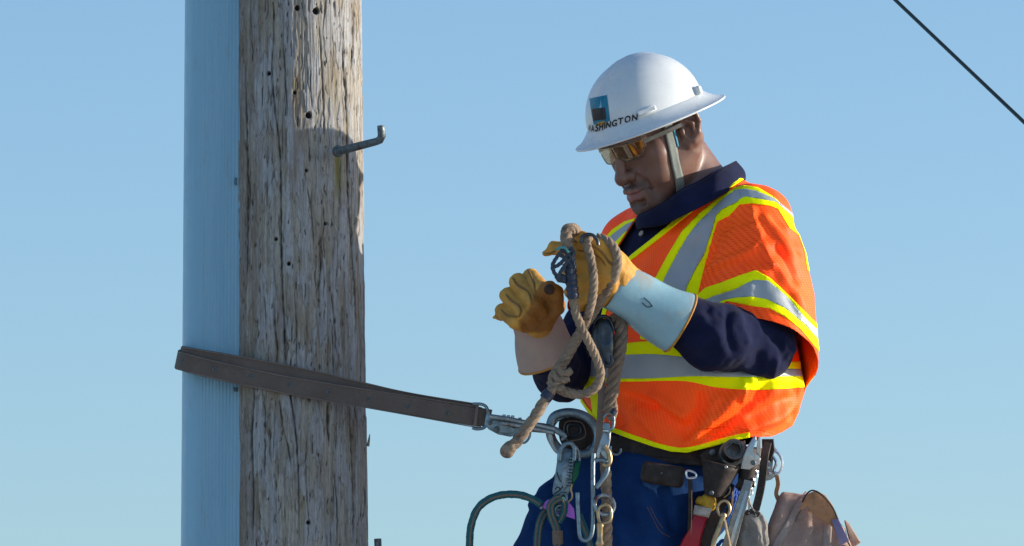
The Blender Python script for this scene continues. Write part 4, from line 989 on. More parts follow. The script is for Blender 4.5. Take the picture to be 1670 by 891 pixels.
# left hand: back of the hand to the camera, index finger past the rope, thumb on top
def lhand(w):
    Mx = np.stack([A([.82, 0, -.57])*1.0, A([.0, 1., 0]), A([.57, 0, .82])], 1)
    d = rbox(w, P(975, 450, -.262), (.046, .024, .052), .022, np.stack([A([.90, .05, -.43]), A([0, 1, 0]), A([.43, 0, .90])], 1))
    d = smin(d, ell(w, P(985, 440, -.270), (.046, .030, .046)), .02)
    fing = [[(957, 410, -.275), (928, 404, -.272), (904, 405, -.264), (889, 413, -.256)], [(955, 432, -.280), (938, 430, -.280), (928, 440, -.255), (938, 452, -.235)], [(955, 457, -.278), (940, 462, -.275), (932, 476, -.252), (944, 482, -.235)], [(960, 482, -.272), (948, 488, -.266), (944, 498, -.25), (956, 500, -.24)]]
    for i, (f, r) in enumerate(zip(fing, (.0142, .0150, .0145, .0125))): d = smin(d, chain(w, [P(*q) for q in f], [r*1.12, r, r*.9, r*.75 if i else r*.4], .004), .006)
    th = chain(w, [P(1000, 428, -.285), P(977, 402, -.300), P(955, 391, -.298), P(943, 384, -.288)], [.020, .0155, .0135, .0105], .006); d = smin(d, th, .005)
    return smin(d, cap(w, P(990, 450, -.265), WL, .040, .036), .02)
lc = P(965, 445, -.265)
g2, g2b = glove_mesh(lhand, lc-A([.12, .085, .10]), lc+A([.12, .085, .10]),
    [([(950, 388), (966, 400), (982, 412), (995, 430), (1008, 433)], 2.0), ([(940, 408), (960, 412), (978, 420), (988, 434)], 1.5), ([(888, 414), (897, 413), (908, 408)], 1.4)],
    [([(940, 435), (960, 455), (985, 470)], 7, -3), ([(985, 440), (1000, 465), (1000, 485)], 7, 3), ([(945, 470), (965, 485), (985, 490)], 6, -2.5), ([(1000, 440), (1012, 455), (1010, 475)], 5, -3), ([(915, 400), (918, 410), (915, 415)], 3, -2)], 'work_glove', 'tan leather glove holding rope, nearest the chest')
cuff2, cv2 = cone_cuff(P(1000, 468, -.256), P(1108, 526, -.212), .0435, .0600, .86, .92, M['cuff_blue'], 'cuff', g2, 'shiny grey blue gauntlet cuff', .02, (.5, 0, 1), bow=-.002)
cb = bvh(cv2, [(k*56+i, k*56+(i+1) % 56, (k+1)*56+(i+1) % 56, (k+1)*56+i) for k in range(21) for i in range(56)])
for ln in ([(1047, 494), (1056, 501), (1064, 499)], [(1064, 500), (1058, 493), (1050, 486)]):
    s = MB(); s.tube(A([onto(cb, a[0], a[1], .0018)[0] for a in spline(A(ln), 5)]), .0009, 6); s.build('pen_mark', M['gauntlet_mark'], cuff2)

# ================================================================== trousers and boots
def trou(w):
    zc = P(0, 790, TY)[2]; d = ell(w, P(1088, 775, TY), (.178, .142, .16), np.stack([TL, TF, A([0, 0, 1])], 1))
    d = smin(d, cap(w, P(990, 805, .12), P(838, 1050, .12), .110, .094), .05); d = smin(d, cap(w, P(1066, 835, .02), P(990, 1130, -.04), .116, .090), .04)
    d = smin(d, cap(w, P(838, 1050, .12), FEET[0][0], .088, .060), .03); d = smin(d, cap(w, P(990, 1130, -.04), FEET[1][0], .086, .060), .03)
    d = smin(d, cap(w, P(900, 812, .10), P(890, 848, .10), .030, .034), .025)
    return smax(d, w[:, 2]-(P(1100, 741, TY)[2]+.13*(w[:, 1]-TY)-.09*(w[:, 0]-P(1100, 741, TY)[0])), .012)
TROU_FOLDS = [([(905, 790), (880, 815), (862, 835)], 6, 8), ([(915, 800), (890, 830), (868, 858)], 7, -8), ([(862, 850), (885, 850), (910, 862)], 6, -5), ([(930, 780), (905, 840), (890, 885)], 9, 5), ([(1015, 800), (1030, 850), (1050, 891)], 9, -6), ([(1040, 780), (1060, 830), (1085, 885)], 10, 6), ([(1075, 790), (1090, 830), (1100, 870)], 7, -4), ([(1000, 830), (1010, 870), (1015, 900)], 7, 5), ([(930, 830), (945, 860), (940, 895)], 8, -6)]
V, F = sdf_mesh(trou, (-.20, -.22, -1.52), (.52, .34, -.26), .0075); N = vnormals(V, F); V = V+N*(pn(V*[18, 18, 12])*.006+pn(V*[50, 50, 34])*.0018)[:, None]; N = vnormals(V, F); V = folds(V, N, TROU_FOLDS, 1.7)
tro = mesh('trousers', V, F, M['denim'], person); tag(tro, 'blue work trousers'); TB_ = bvh(V, F)
thr = basic('pale_stitching', (.16, .09, .07), (.10, .055, .045), 200, .8)
for ln in ([(1056, 828), (1066, 848), (1076, 866), (1092, 876)], [(1060, 826), (1070, 846), (1081, 862)]):
    s = MB(); s.tube(A([onto(TB_, a[0], a[1], .0004)[0] for a in spline(A(ln), 6)]), .0008, 6); s.build('stitching', thr, tro)
for an, toe in FEET:
    f = toe-an; f = A([-1., -.2, -.1]); f /= np.linalg.norm(f)
    bt = lambda w: smin(cap(w, an+A([0, 0, .06]), an-A([0, 0, .05]), .062, .052), cap(w, an-A([0, 0, .06]), an+f*.17-A([0, 0, .075]), .046, .042), .03)
    V, F = sdf_mesh(bt, an-.26, an+.2, .012); mesh('boot', V, F, M['leather_dark'], person)
# ================================================================== builders for ropes and hardware
def path(pts, y0=0, step=.0022, n=8): 
    p = spline(pxs(pts, y0), n) if len(pts) > 2 else pxs(pts, y0); return resample(p, step)[0]
def rope_mesh(pts, r_px, y0=0, lobes=3, pitch=6.0, taper=None, amp=.26, step=.0022):
    p = path(pts, y0, step); L = np.arange(len(p))*step; R = r_px*PX; t, n, b = frames(p); K = 8*lobes; th = np.arange(K)/K*2*math.pi
    f = (1-amp)+amp*np.abs(np.cos(th*lobes/2))**.8; V = []
    tw = L/(pitch*R)*2*math.pi/ (lobes/3.0); rr = np.full(len(p), R)
    if taper: rr *= np.interp(np.arange(len(p))/(len(p)-1), [a for a, _ in taper], [c for _, c in taper])
    rr = rr*(1+.07*pn(np.stack([L*90, L*0+r_px, L*0], 1)))
    A_ = th[None]+tw[:, None]; V = p[:, None]+(n[:, None]*np.cos(A_)[..., None]+b[:, None]*np.sin(A_)[..., None])*(rr[:, None]*f[None])[..., None]
    V = V+(pn(V.reshape(-1, 3)*700).reshape(V.shape[:2])*.0009)[..., None]*n[:, None]
    m = len(p); s = MB(); F = [(i*K+k, i*K+(k+1) % K, (i+1)*K+(k+1) % K, (i+1)*K+k) for i in range(m-1) for k in range(K)]+[tuple(range(K))[::-1], tuple((m-1)*K+k for k in range(K))]
    s.add(V.reshape(-1, 3), F); return s
def fuzz(pts, r_px, y0, n, m, parent, seed=1):
    rs_ = np.random.RandomState(seed); p = path(pts, y0, .0022); t_, n_, b_ = frames(p); s = MB()
    for _ in range(n):
        i = rs_.randint(1, len(p)-1); a = rs_.uniform(0, 2*math.pi); d = n_[i]*math.cos(a)+b_[i]*math.sin(a); o = p[i]+d*r_px*PX*.9
        e = d*.8+t_[i]*rs_.uniform(-1.2, 1.2)+rs_.randn(3)*.3; e = e/np.linalg.norm(e)*rs_.uniform(.0015, .0045); w_ = np.cross(e, d); w_ = w_/(np.linalg.norm(w_)+1e-9)*.00022
        s.add([o-w_, o+w_, o+e*.6+d*.0003, o+e], [(0, 1, 2), (0, 2, 3)])
    o_ = s.build('fibres', m, parent); o_['kind'] = 'stuff'; return o_
def tubepx(name, pts, r_px, y0, m, parent, sides=10, closed=False, taper=None):
    if closed: p = cspline(pxs(pts, y0), 6); s = MB(); s.tube(p, r_px*PX, sides, True, FWD)
    else:
        p = path(pts, y0, .003); r = np.full(len(p), r_px*PX)
        if taper: r *= np.interp(np.linspace(0, 1, len(p)), [a for a, _ in taper], [c for _, c in taper])
        s = MB(); s.tube(p, r, sides)
    return s.build(name, m, parent)
def ribbonpx(name, pts, w_px, th, y0, m, parent, hint=None, closed=False):
    p = path(pts, y0, .004); s = MB(); t = np.gradient(p, axis=0); h = np.cross(t.mean(0), FWD) if hint is None else A(hint); s.ribbon(p, w_px*PX, th, h); return s.build(name, m, parent)
def platepx(name, poly, y, th, m, parent, bev=.0012, smooth_n=0):
    q = cspline(A(poly), smooth_n).tolist() if smooth_n else poly; s = MB(); s.plate(q, y, th, bev); return s.build(name, m, parent)
def discpx(name, u, v, y, r_px, h, m, parent, hole=0, sides=20):
    s = MB(); r = r_px*PX
    if hole: s.lathe(P(u, v, y), -FWD, [(-.001, hole*PX), (-.001, r), (h*.7, r), (h, r*.9), (h, hole*PX*1.15), (h*.6, hole*PX), (-.001, hole*PX*.99)], sides)
    else: s.lathe(P(u, v, y), -FWD, [(-.001, 0), (-.001, r), (h*.6, r), (h, r*.7), (h*1.05, 0)], sides)
    return s.build(name, m, parent)

# ================================================================== positioning strap round the pole
strap = thing('positioning_strap', 'brown webbing strap looped round pole and cable guard, ending in steel snap hook', 'strap', P(480, 640, -.03))
Y1 = -.034
def strap_band(name, rows, dy, m, end_back=True, w=None):
    # rows: (u, top v, bottom v, y)
    c = [((a+0), (t+b)/2, y+dy) for a, t, b, y in rows]; wd = np.mean([b-t for _, t, b, _ in rows])*PX if w is None else w
    p = resample(spline(pxs(c), 10), .006)[0]; s = MB(); n = len(p)
    t = np.gradient(p, axis=0); h = A([.20, 0, 1.]); s.ribbon(p, wd, .0042, h); return s.build(name, m, strap), p
near = [(786, 664, 699, -.045), (768, 661, 697, -.045), (674, 646, 680, -.042), (595, 634, 666, -.040), (477, 615, 645, Y1), (398, 599, 629, -.022), (340, 586, 616, -.012), (302, 576, 606, .004), (291, 573, 603, .03), (289, 571, 601, .08), (291, 570, 600, .14), (300, 570, 600, .19), (340, 578, 608, .225), (400, 592, 622, .255), (480, 610, 640, .275), (560, 628, 656, .27), (620, 641, 668, .255), (700, 652, 678, .24), (800, 670, 696, .23)]
b1_, pth = strap_band('strap', near, 0, M['strap'])
inner = [(778, 658, 694, -.040), (674, 641, 676, -.036), (595, 624, 657, -.034), (520, 606, 640, -.031), (437, 589, 622, -.027), (380, 579, 611, -.016), (330, 571, 602, -.004), (304, 566.5, 598, .010), (296, 565, 596, .034), (294, 565, 596, .08), (297, 565, 596, .14), (304, 566, 597, .182)]
b2_, pin = strap_band('strap_lining', inner, .0015, M['strap'])
for nm, rows, dv, pr in (('stitched_edge', near[:9], 'top', b1_), ('stitched_edge', near[:9], 'bot', b1_), ('stitched_edge', inner[:9], 'top', b2_)):
    q = [(a, (t+1.2) if dv == 'top' else (b-1.4), y-.0026) for a, t, b, y in rows]; s = MB(); s.tube(path(q, 0, .004), .0011, 6); s.build(nm, M['strap_edge'], pr)
SBV = bvh(*(lambda me: ([v.co[:] for v in me.vertices], [p.vertices[:] for p in me.polygons]))(b1_.data))
for u, v in [(296, 589.5), (350, 602), (409, 614.5), (471, 627.5), (536, 639.5), (602, 651.5), (666, 662.5), (730, 674.5)]:
    q, n = onto(SBV, u, v, .0002); s = MB(); s.lathe(q, n, [(-.001, .0018), (-.001, .0046), (.0008, .0044), (.0014, .0034), (.0010, .0022), (-.001, .0018)], 16); s.build('grommet', M['bolt'], strap)
YB = -.05
bk = tubepx('buckle', [(771, 659), (785, 659.5), (793, 664), (796, 674), (794, 690), (789, 698), (778, 700), (770, 698)], 2.6, YB, M['steel'], strap)
platepx('keeper', [(776, 661), (781, 661.5), (777, 695), (772, 694)], YB-.004, .003, M['strap_edge'], strap)
sh = platepx('snap_hook', [(793, 676), (812, 678), (842, 684), (866, 688), (886, 690), (900, 693), (908, 700), (904, 707), (888, 706), (866, 704), (850, 708), (832, 712), (812, 708), (797, 700), (790, 692)], YB-.004, .010, M['steel'], strap, .002)
platepx('snap_plate', [(796, 688), (806, 685), (817, 688), (838, 697), (836, 706), (818, 706), (803, 700)], YB-.009, .004, M['steel'], sh, .001, 3)
discpx('rivet', 809.5, 701, YB-.009, 5.2, .004, M['bolt'], sh); discpx('rivet', 799, 690, YB-.008, 3.6, .003, M['bolt'], sh)
tubepx('latch_bar', [(798, 679), (825, 683), (850, 688), (880, 694), (905, 700)], 4.0, YB-.013, M['steel_rust'], sh)
tubepx('gate', [(820, 690), (850, 695), (880, 701), (903, 706)], 3.4, YB-.014, M['steel_rust'], sh)
tubepx('trigger', [(846, 722), (856, 722), (863, 714), (865, 704)], 2.0, YB-.008, M['steel'], sh)
for k, (u, v) in enumerate([(822, 679), (829, 680), (836, 680.5), (848, 684)]): s = MB(); s.box(P(u, v, YB-.008), (.0035, .004, .003), None, .001); s.build('tooth', M['steel_rust'], sh)
tubepx('hook_nose', [(885, 695), (903, 700), (915, 707), (922, 712), (916, 718)], 5.2, YB-.010, M['steel'], sh, 12, False, [(0, .9), (.6, 1), (1, .55)])

# ================================================================== tool belt
belt = thing('tool_belt', 'dark brown leather tool belt with steel ring, pouches and loops on the worker', 'tool belt', P(1100, 740, TY))
bc = P(1100, 736, TY); an = np.linspace(0, 2*math.pi, 120, endpoint=False)
bp = bc+np.outer(np.cos(an)*.190, TL)+np.outer(np.sin(an)*.150, TF); bp[:, 2] = bc[2]+.13*(bp[:, 1]-TY)-.09*(bp[:, 0]-bc[0])
s = MB(); s.ribbon(bp, 36*PX, .008, A([0, .1, 1]), True); bl = s.build('belt', M['leather_dark'], belt)
s = MB(); s.ribbon(bp*A([1, 1, 1])+(bp-bc)*A([.012, .012, 0])-A([0, 0, .012]), 3*PX, .009, A([0, .1, 1]), True); s.build('belt_stitching', M['leather_dark'], bl)
# side ring
YR = -.03
prof_out = [(906, 678), (925, 673), (946, 676), (962, 685), (972, 700), (974, 718), (968, 733), (958, 740), (935, 741), (916, 735), (903, 722), (897, 705), (899, 688)]
ring = tubepx('side_ring', prof_out, 7.4, YR-.012, M['steel'], belt, 12, True)
platepx('ring_lug', [(897, 680), (903, 673), (925, 671), (940, 674), (925, 679), (910, 687), (902, 698), (896, 690)], YR-.012, .014, M['steel'], belt, .002)
platepx('ring_plate', [(948, 738), (972, 716), (974, 738), (968, 741), (950, 741)], YR-.008, .008, M['steel'], belt, .0015)
pad = platepx('ring_pad', [(916, 682), (948, 681), (962, 692), (968, 712), (962, 728), (948, 735), (926, 733), (914, 718), (911, 698)], YR+.010, .03, M['leather_dark'], belt, .004, 4)
tubepx('pad_stitching', [(922, 690), (944, 688), (953, 697), (954, 712), (940, 718), (922, 716)], 1.2, YR+.009, M['strap_edge'], pad, 6, True)
tubepx('pad_buckle', [(926, 694), (942, 693), (947, 700), (944, 709), (928, 711)], 1.6, YR+.006, M['darkmetal'], pad, 8, True)
tubepx('belt_hook', [(996, 728), (997, 738), (1005, 742), (1012, 738), (1012.5, 732)], 2.0, -.085, M['steel'], belt)
# lower arc that carries the lanyard hook
tubepx('ring_arc', [(897, 708), (900, 722), (908, 735), (920, 741), (930, 740)], 4.3, YR-.028, M['steel_rust'], belt)
# pouches
def pouch_sdf(poly_y): return None
def soft(name, fn, lo, hi, h, m, parent, nz=.002, fl=None, label=None):
    V, F = sdf_mesh(fn, lo, hi, h); N = vnormals(V, F); V = V+N*(pn(V*45)*nz+pn(V*130)*nz*.35)[:, None]
    if fl: V = folds(V, vnormals(V, F), fl)
    o = mesh(name, V, F, m, parent); 
    if label: tag(o, label)
    return o, bvh(V, F)
c = P(1081, 774, -.115); mp = np.stack([A([.985, -.05, -.16]), A([.05, .99, .0]), A([.16, 0, .985])], 1)
soft('flat_pouch', lambda w: rbox(w, c, (.042, .0115, .021), .0105, mp), c-.07, c+.07, .003, M['leather_dark'], belt, .0012)
discpx('pouch_stud', 1079, 772, -.128, 1.8, .002, M['bolt'], belt)
# holster with open top
def holster(name, top, bot, y0, depth, m):
    """leather bucket: top and bottom edge px (left, right), open upper end"""
    n = 28; K = 7; V = []; th = np.arange(n)/n*2*math.pi
    for k in range(K):
        s_ = k/(K-1); l = A(top[0])*(1-s_)+A(bot[0])*s_; r = A(top[1])*(1-s_)+A(bot[1])*s_; d = depth*(1-.35*s_)
        for t in th:
            f = (math.cos(t)+1)/2; q = l*(1-f)+r*f; V.append(P(q[0], q[1]+2.5*math.sin(t)*(1-s_)+(3*math.sin(math.pi*f))*(-math.sin(t)), y0+d*math.sin(t)))
    F = [(k*n+i, k*n+(i+1) % n, (k+1)*n+(i+1) % n, (k+1)*n+i) for k in range(K-1) for i in range(n)]+[tuple((K-1)*n+i for i in range(n))]
    o = mesh(name, V, F, m, belt); solid(o, .0035, 0)
    s = MB(); s.tube(V[:n], .0026, 7, True, A([0, 0, 1.])); s.build('holster_rim', M['leather_dark'], o); return o
holster('tool_holster', [(1146, 752), (1206, 764)], [(1150, 806), (1180, 808)], -.135, .030, M['leather_dark'])
holster('tool_loop', [(1206, 765), (1238, 758)], [(1204, 800), (1226, 792)], -.120, .022, M['leather_dark'])
platepx('holster_backing', [(1140, 742), (1160, 726), (1215, 718), (1222, 752), (1208, 768), (1150, 758)], -.098, .010, M['leather_dark'], belt, .002)
discpx('holster_rivet', 1162, 738, -.100, 5.5, .004, M['bolt'], belt); discpx('holster_rivet', 1184, 762, -.165, 3, .003, M['steel_rust'], belt); discpx('holster_rivet', 1160, 804, -.160, 4, .004, M['bolt'], belt)
tubepx('thong_ring', [(1119, 770), (1124, 768), (1134, 772), (1135, 778), (1129, 780), (1121, 779)], 1.8, -.145, M['chrome'], belt, 8, True)
ribbonpx('thong', [(1125, 780, -.145), (1126, 800, -.140), (1125.5, 840, -.135), (1124, 880, -.13), (1122, 930, -.125)], 7, .003, -.14, M['leather_dark'], belt)
ribbonpx('thong_edge', [(1128, 800, -.143), (1128, 840, -.138), (1126.5, 880, -.133), (1125, 930, -.128)], 1.6, .003, -.14, M['leather_tan'], belt)
ribbonpx('hanging_strap', [(1252, 722, -.10), (1247, 745, -.115), (1244, 775, -.118), (1239, 805, -.118), (1232, 832, -.118)], 13, .004, -.115, M['leather_dark'], belt)
platepx('hanger_block', [(1243, 716), (1262, 716), (1264, 735), (1258, 752), (1244, 748)], -.095, .02, M['leather_dark'], belt, .002)

platepx('sun_block_back_panel', [(1150, 795), (1198, 790), (1196, 826), (1172, 868), (1156, 912), (1126, 912), (1142, 870), (1150, 840)], -.112, .075, M['leather_dark'], belt, .004)  # dark panel behind the tools, depth added to block sun from the trousers
M['bag_web'] = cloth('pale_webbing', (.40, .33, .29), (.31, .25, .22), 700, .4, .5, .9, 0, 30)
# ================================================================== tools and bags on the belt
sock = thing('impact_socket', 'round dark steel socket poking out of the belt holster', 'socket', P(1197, 740, -.12))
d = A([.14, -.96, .12]); d /= np.linalg.norm(d); q = P(1194, 738, -.115)
s = MB(); r = 18.0*PX; s.lathe(q, d, [(0, 0), (0, r), (.024, r), (.026, r*.94), (.026, r*.72), (.008, r*.66), (.008, 0)], 28); s.build('socket_body', metal('dark_tool_steel', (.16, .13, .115), .42, (.03, .025, .02), .6, 70), sock)
s = MB(); s.lathe(q-d*.03, d, [(0, 0), (0, r*1.12), (.012, r*1.14), (.024, r*1.12), (.024, 0)], 24); s.build('collar', M['bolt'], sock)
s = MB(); x_ = np.cross(d, [0, 0, 1.]); x_ /= np.linalg.norm(x_); z_ = np.cross(x_, d)
s.tube([q+d*.0255+(x_*math.cos(a)+z_*math.sin(a))*r*.69 for a in np.arange(6)/6*2*math.pi+.3], .0016, 6, True, d); s.build('hex_edge', M['bolt'], sock)

wr = thing('adjustable_wrench', 'long grey steel adjustable wrench hanging from the belt loop, jaw up', 'wrench', P(1213, 830, -.135))
hm = metal('dull_steel', (.36, .35, .31), .45, (.10, .09, .075), .55, 45); jm = metal('bright_steel', (.62, .60, .56), .3, (.2, .18, .15), .4, 50)
platepx('handle', [(1214, 782), (1228, 785), (1222, 812), (1208, 860), (1196, 905), (1172, 905), (1187, 860), (1203, 812)], -.145, .014, hm, wr, .004)
platepx('handle_groove', [(1216, 800), (1220, 801), (1200, 868), (1190, 903), (1185, 903), (1196, 862)], -.1465, .004, jm, wr, .001)
hd = platepx('fixed_jaw', [(1208, 764), (1213, 742), (1219, 728), (1229, 712), (1233, 709), (1234, 716), (1229, 730), (1228, 738), (1236, 742), (1241, 748), (1239, 757), (1231, 760), (1222, 766)], -.146, .014, jm, wr, .002)
platepx('moving_jaw', [(1233, 738), (1236, 716), (1239, 710), (1241, 722), (1240, 744)], -.142, .012, jm, wr, .0015)
discpx('worm_screw', 1229, 755, -.149, 4.2, .004, M['bolt'], wr)
tubepx('strap_wrap', [(1203, 786), (1214, 790), (1228, 786)], 9, -.130, M['leather_dark'], wr, 10)

red = thing('hand_tool', 'red plastic tool handle with white band and yellow top, behind the leather thong', 'tool handle', P(1135, 880, -.11))
platepx('handle', [(1131, 838), (1154, 842), (1146, 870), (1138, 905), (1102, 905), (1113, 880), (1124, 862)], -.135, .024, M['red'], red, .004)
platepx('band', [(1133, 823), (1162, 828), (1156, 844), (1130, 839)], -.138, .028, M['white'], red, .004)
cy = P(1153, 816, -.122); rr_ = np.random.RandomState(5)
soft('yellow_top', lambda w: smin(smin(sph(w, P(1143, 817, -.125), .009), sph(w, P(1154, 815, -.128), .0115), .004), smin(sph(w, P(1162, 818, -.125), .008), sph(w, P(1155, 824, -.125), .014), .004), .004), cy-.04, cy+.04, .0022, M['gold'], red, .004)

cord = thing('blue_cord', 'coiled bright blue cord hanging between holster and wrench', 'cord', P(1183, 812, -.11))
for k, (du, dv) in enumerate([(0, 0), (9, -3), (17, 2), (25, -4)]):
    s = rope_mesh([(1166+du, 838+dv), (1168+du, 816+dv), (1178+du, 798+dv), (1188+du*.6, 796+dv), (1190+du*.5, 812+dv), (1180+du*.6, 838+dv)], 3.8, -.108+.004*k, 3, 6); s.build('loop', M['blue_rope'], cord)
s = rope_mesh([(1165, 905), (1172, 888), (1180, 882), (1192, 888), (1200, 884)], 3.4, -.10); s.build('cord_end', M['blue_rope'], cord)
tubepx('cord_ring', [(1180, 812), (1188, 806), (1191, 797), (1186, 790)], 1.3, -.122, M['brass'], cord, 6)

def swivel_snap(root, cu, cv, ang, k, y, m):
    """bronze swivel snap: eye, collar, body with hooked nose and spring gate"""
    ca, sa = math.cos(ang), math.sin(ang); tr = lambda p: [(cu+(a*ca-b*sa)*k, cv+(a*sa+b*ca)*k)+(() if True else ()) for a, b in p]
    tubepx('eye', tr([(-9, 2), (-13, -10), (-9, -22), (0, -27), (9, -22), (13, -10), (9, 2), (0, 6)]), 3.1*k, y, m, root, 10, True)
    s = MB(); a = P(*tr([(0, -1)])[0], y); b = P(*tr([(0, 13)])[0], y); s.lathe(a, b-a, [(0, 0), (0, 5*k*PX), (.003, 7*k*PX), (.008*k, 7*k*PX), (.010*k, 5*k*PX), (.016*k, 4.5*k*PX), (.016*k, 0)], 16); s.build('collar', m, root)
    tubepx('hook_body', tr([(0, 8), (-4, 20), (-10, 38), (-17, 58), (-18, 78), (-8, 92), (8, 92), (18, 78)]), 4.4*k, y, m, root, 12, False, [(0, 1.25), (.3, 1.3), (.7, 1), (1, .8)])
    tubepx('gate', tr([(3, 14), (8, 34), (14, 56), (18, 74)]), 2.8*k, y-.003, m, root, 8)
sn = thing('bronze_snap', 'bronze swivel snap hook hanging in front of the wrench handle', 'snap hook', P(1180, 840, -.16))
swivel_snap(sn, 1180, 838, R_(3), .78, -.163, M['brass'])

cb_ = thing('carabiner', 'shiny steel carabiner and clips at the back of the belt', 'carabiner', P(1265, 750, -.08))
tubepx('carabiner_body', [(1258, 742), (1263, 736), (1271, 742), (1275, 752), (1274, 764), (1268, 772), (1262, 768), (1266, 756), (1263, 748)], 2.4, -.09, M['chrome'], cb_, 8, True)
tubepx('gate', [(1255, 728), (1263, 732), (1268, 738)], 2.4, -.09, M['chrome'], cb_)
platepx('clip_plate', [(1249, 740), (1258, 733), (1262, 748), (1260, 768), (1268, 774), (1258, 782), (1249, 784), (1246, 764)], -.085, .010, M['steel_rust'], cb_, .002)
for k, (u, v) in enumerate([(1253, 752), (1254, 763), (1256, 772)]): discpx('rivet', u, v, -.088, 3.2, .003, M['chrome'], cb_)
ch = thing('small_chain', 'short tarnished chain and cord beside the black hanging strap', 'chain', P(1226, 800, -.12))
for k in range(7):
    u = 1234-2.2*k+(k % 2); v = 768+7*k; s = MB(); s.ring(P(u, v, -.128), (.4, -1, .2) if k % 2 else (1, -.35, .1), .0052, .0013, 16, 6, (0, 0, 1), .7); s.build('link', M['chrome'], ch)
s = rope_mesh([(1221, 812), (1224, 824), (1230, 834), (1234, 842)], 1.8, -.128); s.build('cord', M['white'], ch); s = rope_mesh([(1221, 812), (1222, 826), (1221, 838)], 1.8, -.128); s.build('cord', M['white'], ch)

gp = thing('grey_pouch', 'crumpled grey canvas pouch hanging below the small chain', 'pouch', P(1222, 900, -.10))
gc = P(1220, 885, -.105)
def gpf(w):
    d = smin(ell(w, P(1226, 856, -.108), (.022, .022, .030)), ell(w, P(1220, 905, -.105), (.034, .026, .052)), .03); d = smin(d, ell(w, P(1238, 890, -.10), (.016, .02, .05)), .02); return d
soft('pouch_body', gpf, gc-A([.08, .06, .12]), gc+A([.08, .06, .10]), .0034, M['canvas_grey'], gp, .004, [([(1215, 845), (1222, 860), (1218, 880)], 3, -4), ([(1230, 848), (1236, 870), (1232, 891)], 4, 5), ([(1205, 860), (1220, 865), (1235, 858)], 4, -4), ([(1210, 870), (1212, 885), (1208, 900)], 5, 4)])
tubepx('tie', [(1216, 838), (1226, 834), (1238, 840)], 4.5, -.125, M['leather_dark'], gp, 8)

bag = thing('canvas_bag', 'brown canvas tool bag with leather handle hanging behind the worker', 'bag', P(1310, 900, -.05))
bcx = P(1305, 880, -.05)
def bagf(w):
    u, v = proj(w); top = np.interp(u, [1230, 1262, 1275, 1320, 1350, 1372, 1385, 1400], [860, 824, 803, 806, 834, 858, 872, 890]); left = np.interp(v, [800, 850, 900, 990], [1274, 1256, 1243, 1232]); right = np.interp(v, [800, 850, 900, 990], [1345, 1372, 1392, 1402])
    d = np.maximum(np.maximum((left-u), (u-right))*PX, (top-v)*PX*.9); d = smax(d, np.abs(w[:, 1]+.05+.0*v)-(.028+.03*smooth01((v-800)/120)), .025)
    return smax(d, P(0, 985, 0)[2]-w[:, 2], .02)*.8
bo, bb = soft('bag_body', bagf, bcx-A([.13, .10, .14]), bcx+A([.14, .10, .12]), .004, M['canvas'], bag, .003, [([(1290, 815), (1300, 850), (1285, 891)], 9, -5), ([(1310, 830), (1318, 860), (1312, 891)], 8, 4), ([(1340, 850), (1330, 870), (1335, 891)], 8, -5), ([(1275, 820), (1268, 850), (1260, 880)], 6, 3)])
laid_ribbon(bb, [(1318, 806), (1300, 830), (1285, 858), (1272, 880), (1262, 900)], 12, .003, 'webbing', M['bag_web'], bag, .003)
laid_ribbon(bb, [(1350, 855), (1350, 872), (1348, 900)], 12, .003, 'webbing', M['bag_web'], bag, .003)
hp = [(1308, 820, -.105), (1316, 806, -.115), (1326, 801, -.12), (1342, 810, -.12), (1357, 828, -.115), (1366, 848, -.11), (1376, 872, -.10), (1386, 892, -.09)]
p = path(hp, 0, .004); t_, n_, b_ = frames(p, FWD); sc = np.interp(np.linspace(0, 1, len(p)), [0, .25, .5, .75, 1], [.5, 1.0, 1.25, 1.0, .9])
hd_ = platepx('handle', [(1303, 832), (1310, 816), (1320, 804), (1332, 800), (1346, 808), (1358, 824), (1366, 844), (1372, 862), (1362, 866), (1354, 856), (1346, 852), (1334, 845), (1324, 835), (1316, 824)], -.112, .005, M['leather_tan'], bag, .0015)
s = MB(); 0 and s.sweep(p+A([0, .012, 0]), [(-.020, -.0022), (.020, -.0022), (.020, .0022), (-.020, .0022)], A([.25, 1., -.35]), False, True, sc)
s = MB(); s.tube(p-A([0, .010, 0])-b_*.0, .0018, 6); s.build('handle_edge', M['leather_dark'], hd_)
platepx('handle_patch', [(1356, 848), (1367, 846), (1385, 882), (1371, 890)], -.122, .004, M['patch'], bag, .001)
platepx('bag_flap', [(1378, 848), (1384, 852), (1404, 884), (1396, 890), (1376, 892), (1386, 880)], -.06, .03, M['canvas'], bag, .003)
s = MB(); s.ribbon(path([(1267, 776, -.085), (1269, 790, -.075), (1266, 806, -.065), (1272, 820, -.06)], 0, .004), 7*PX, .003, A([1, 0, .1])); s.build('hanger', M['leather_tan'], bag)
# ================================================================== hand line held in the gloves
line = thing('hand_line', 'weathered grey brown rope looped through both gloves, its tail hanging at the left', 'rope', P(950, 520, -.28))
rope_m = M['rope']
r1 = rope_mesh([(940, 392, -.272), (938, 376, -.296), (925, 376, -.315), (924, 395, -.318), (931, 418, -.318), (931, 450, -.320), (934, 480, -.318), (939, 510, -.31), (951, 540, -.30), (965, 568, -.285), (976, 594, -.27), (979, 612, -.262), (971, 632, -.255), (951, 643, -.25), (928, 641, -.248), (908, 631, -.246), (903, 616, -.243), (913, 600, -.24), (926, 578, -.238), (941, 552, -.24), (956, 526, -.25), (973, 500, -.268), (990, 474, -.290), (1003, 448, -.303), (1007, 424, -.308), (1001, 404, -.308), (988, 392, -.304), (973, 387, -.300)], 7.7, -.3, 4, 4.2, [(0, 1.25), (.09, 1.3), (.14, .95), (.5, 1.0), (.60, 1.25), (.68, 1.2), (1, 1)], .19)
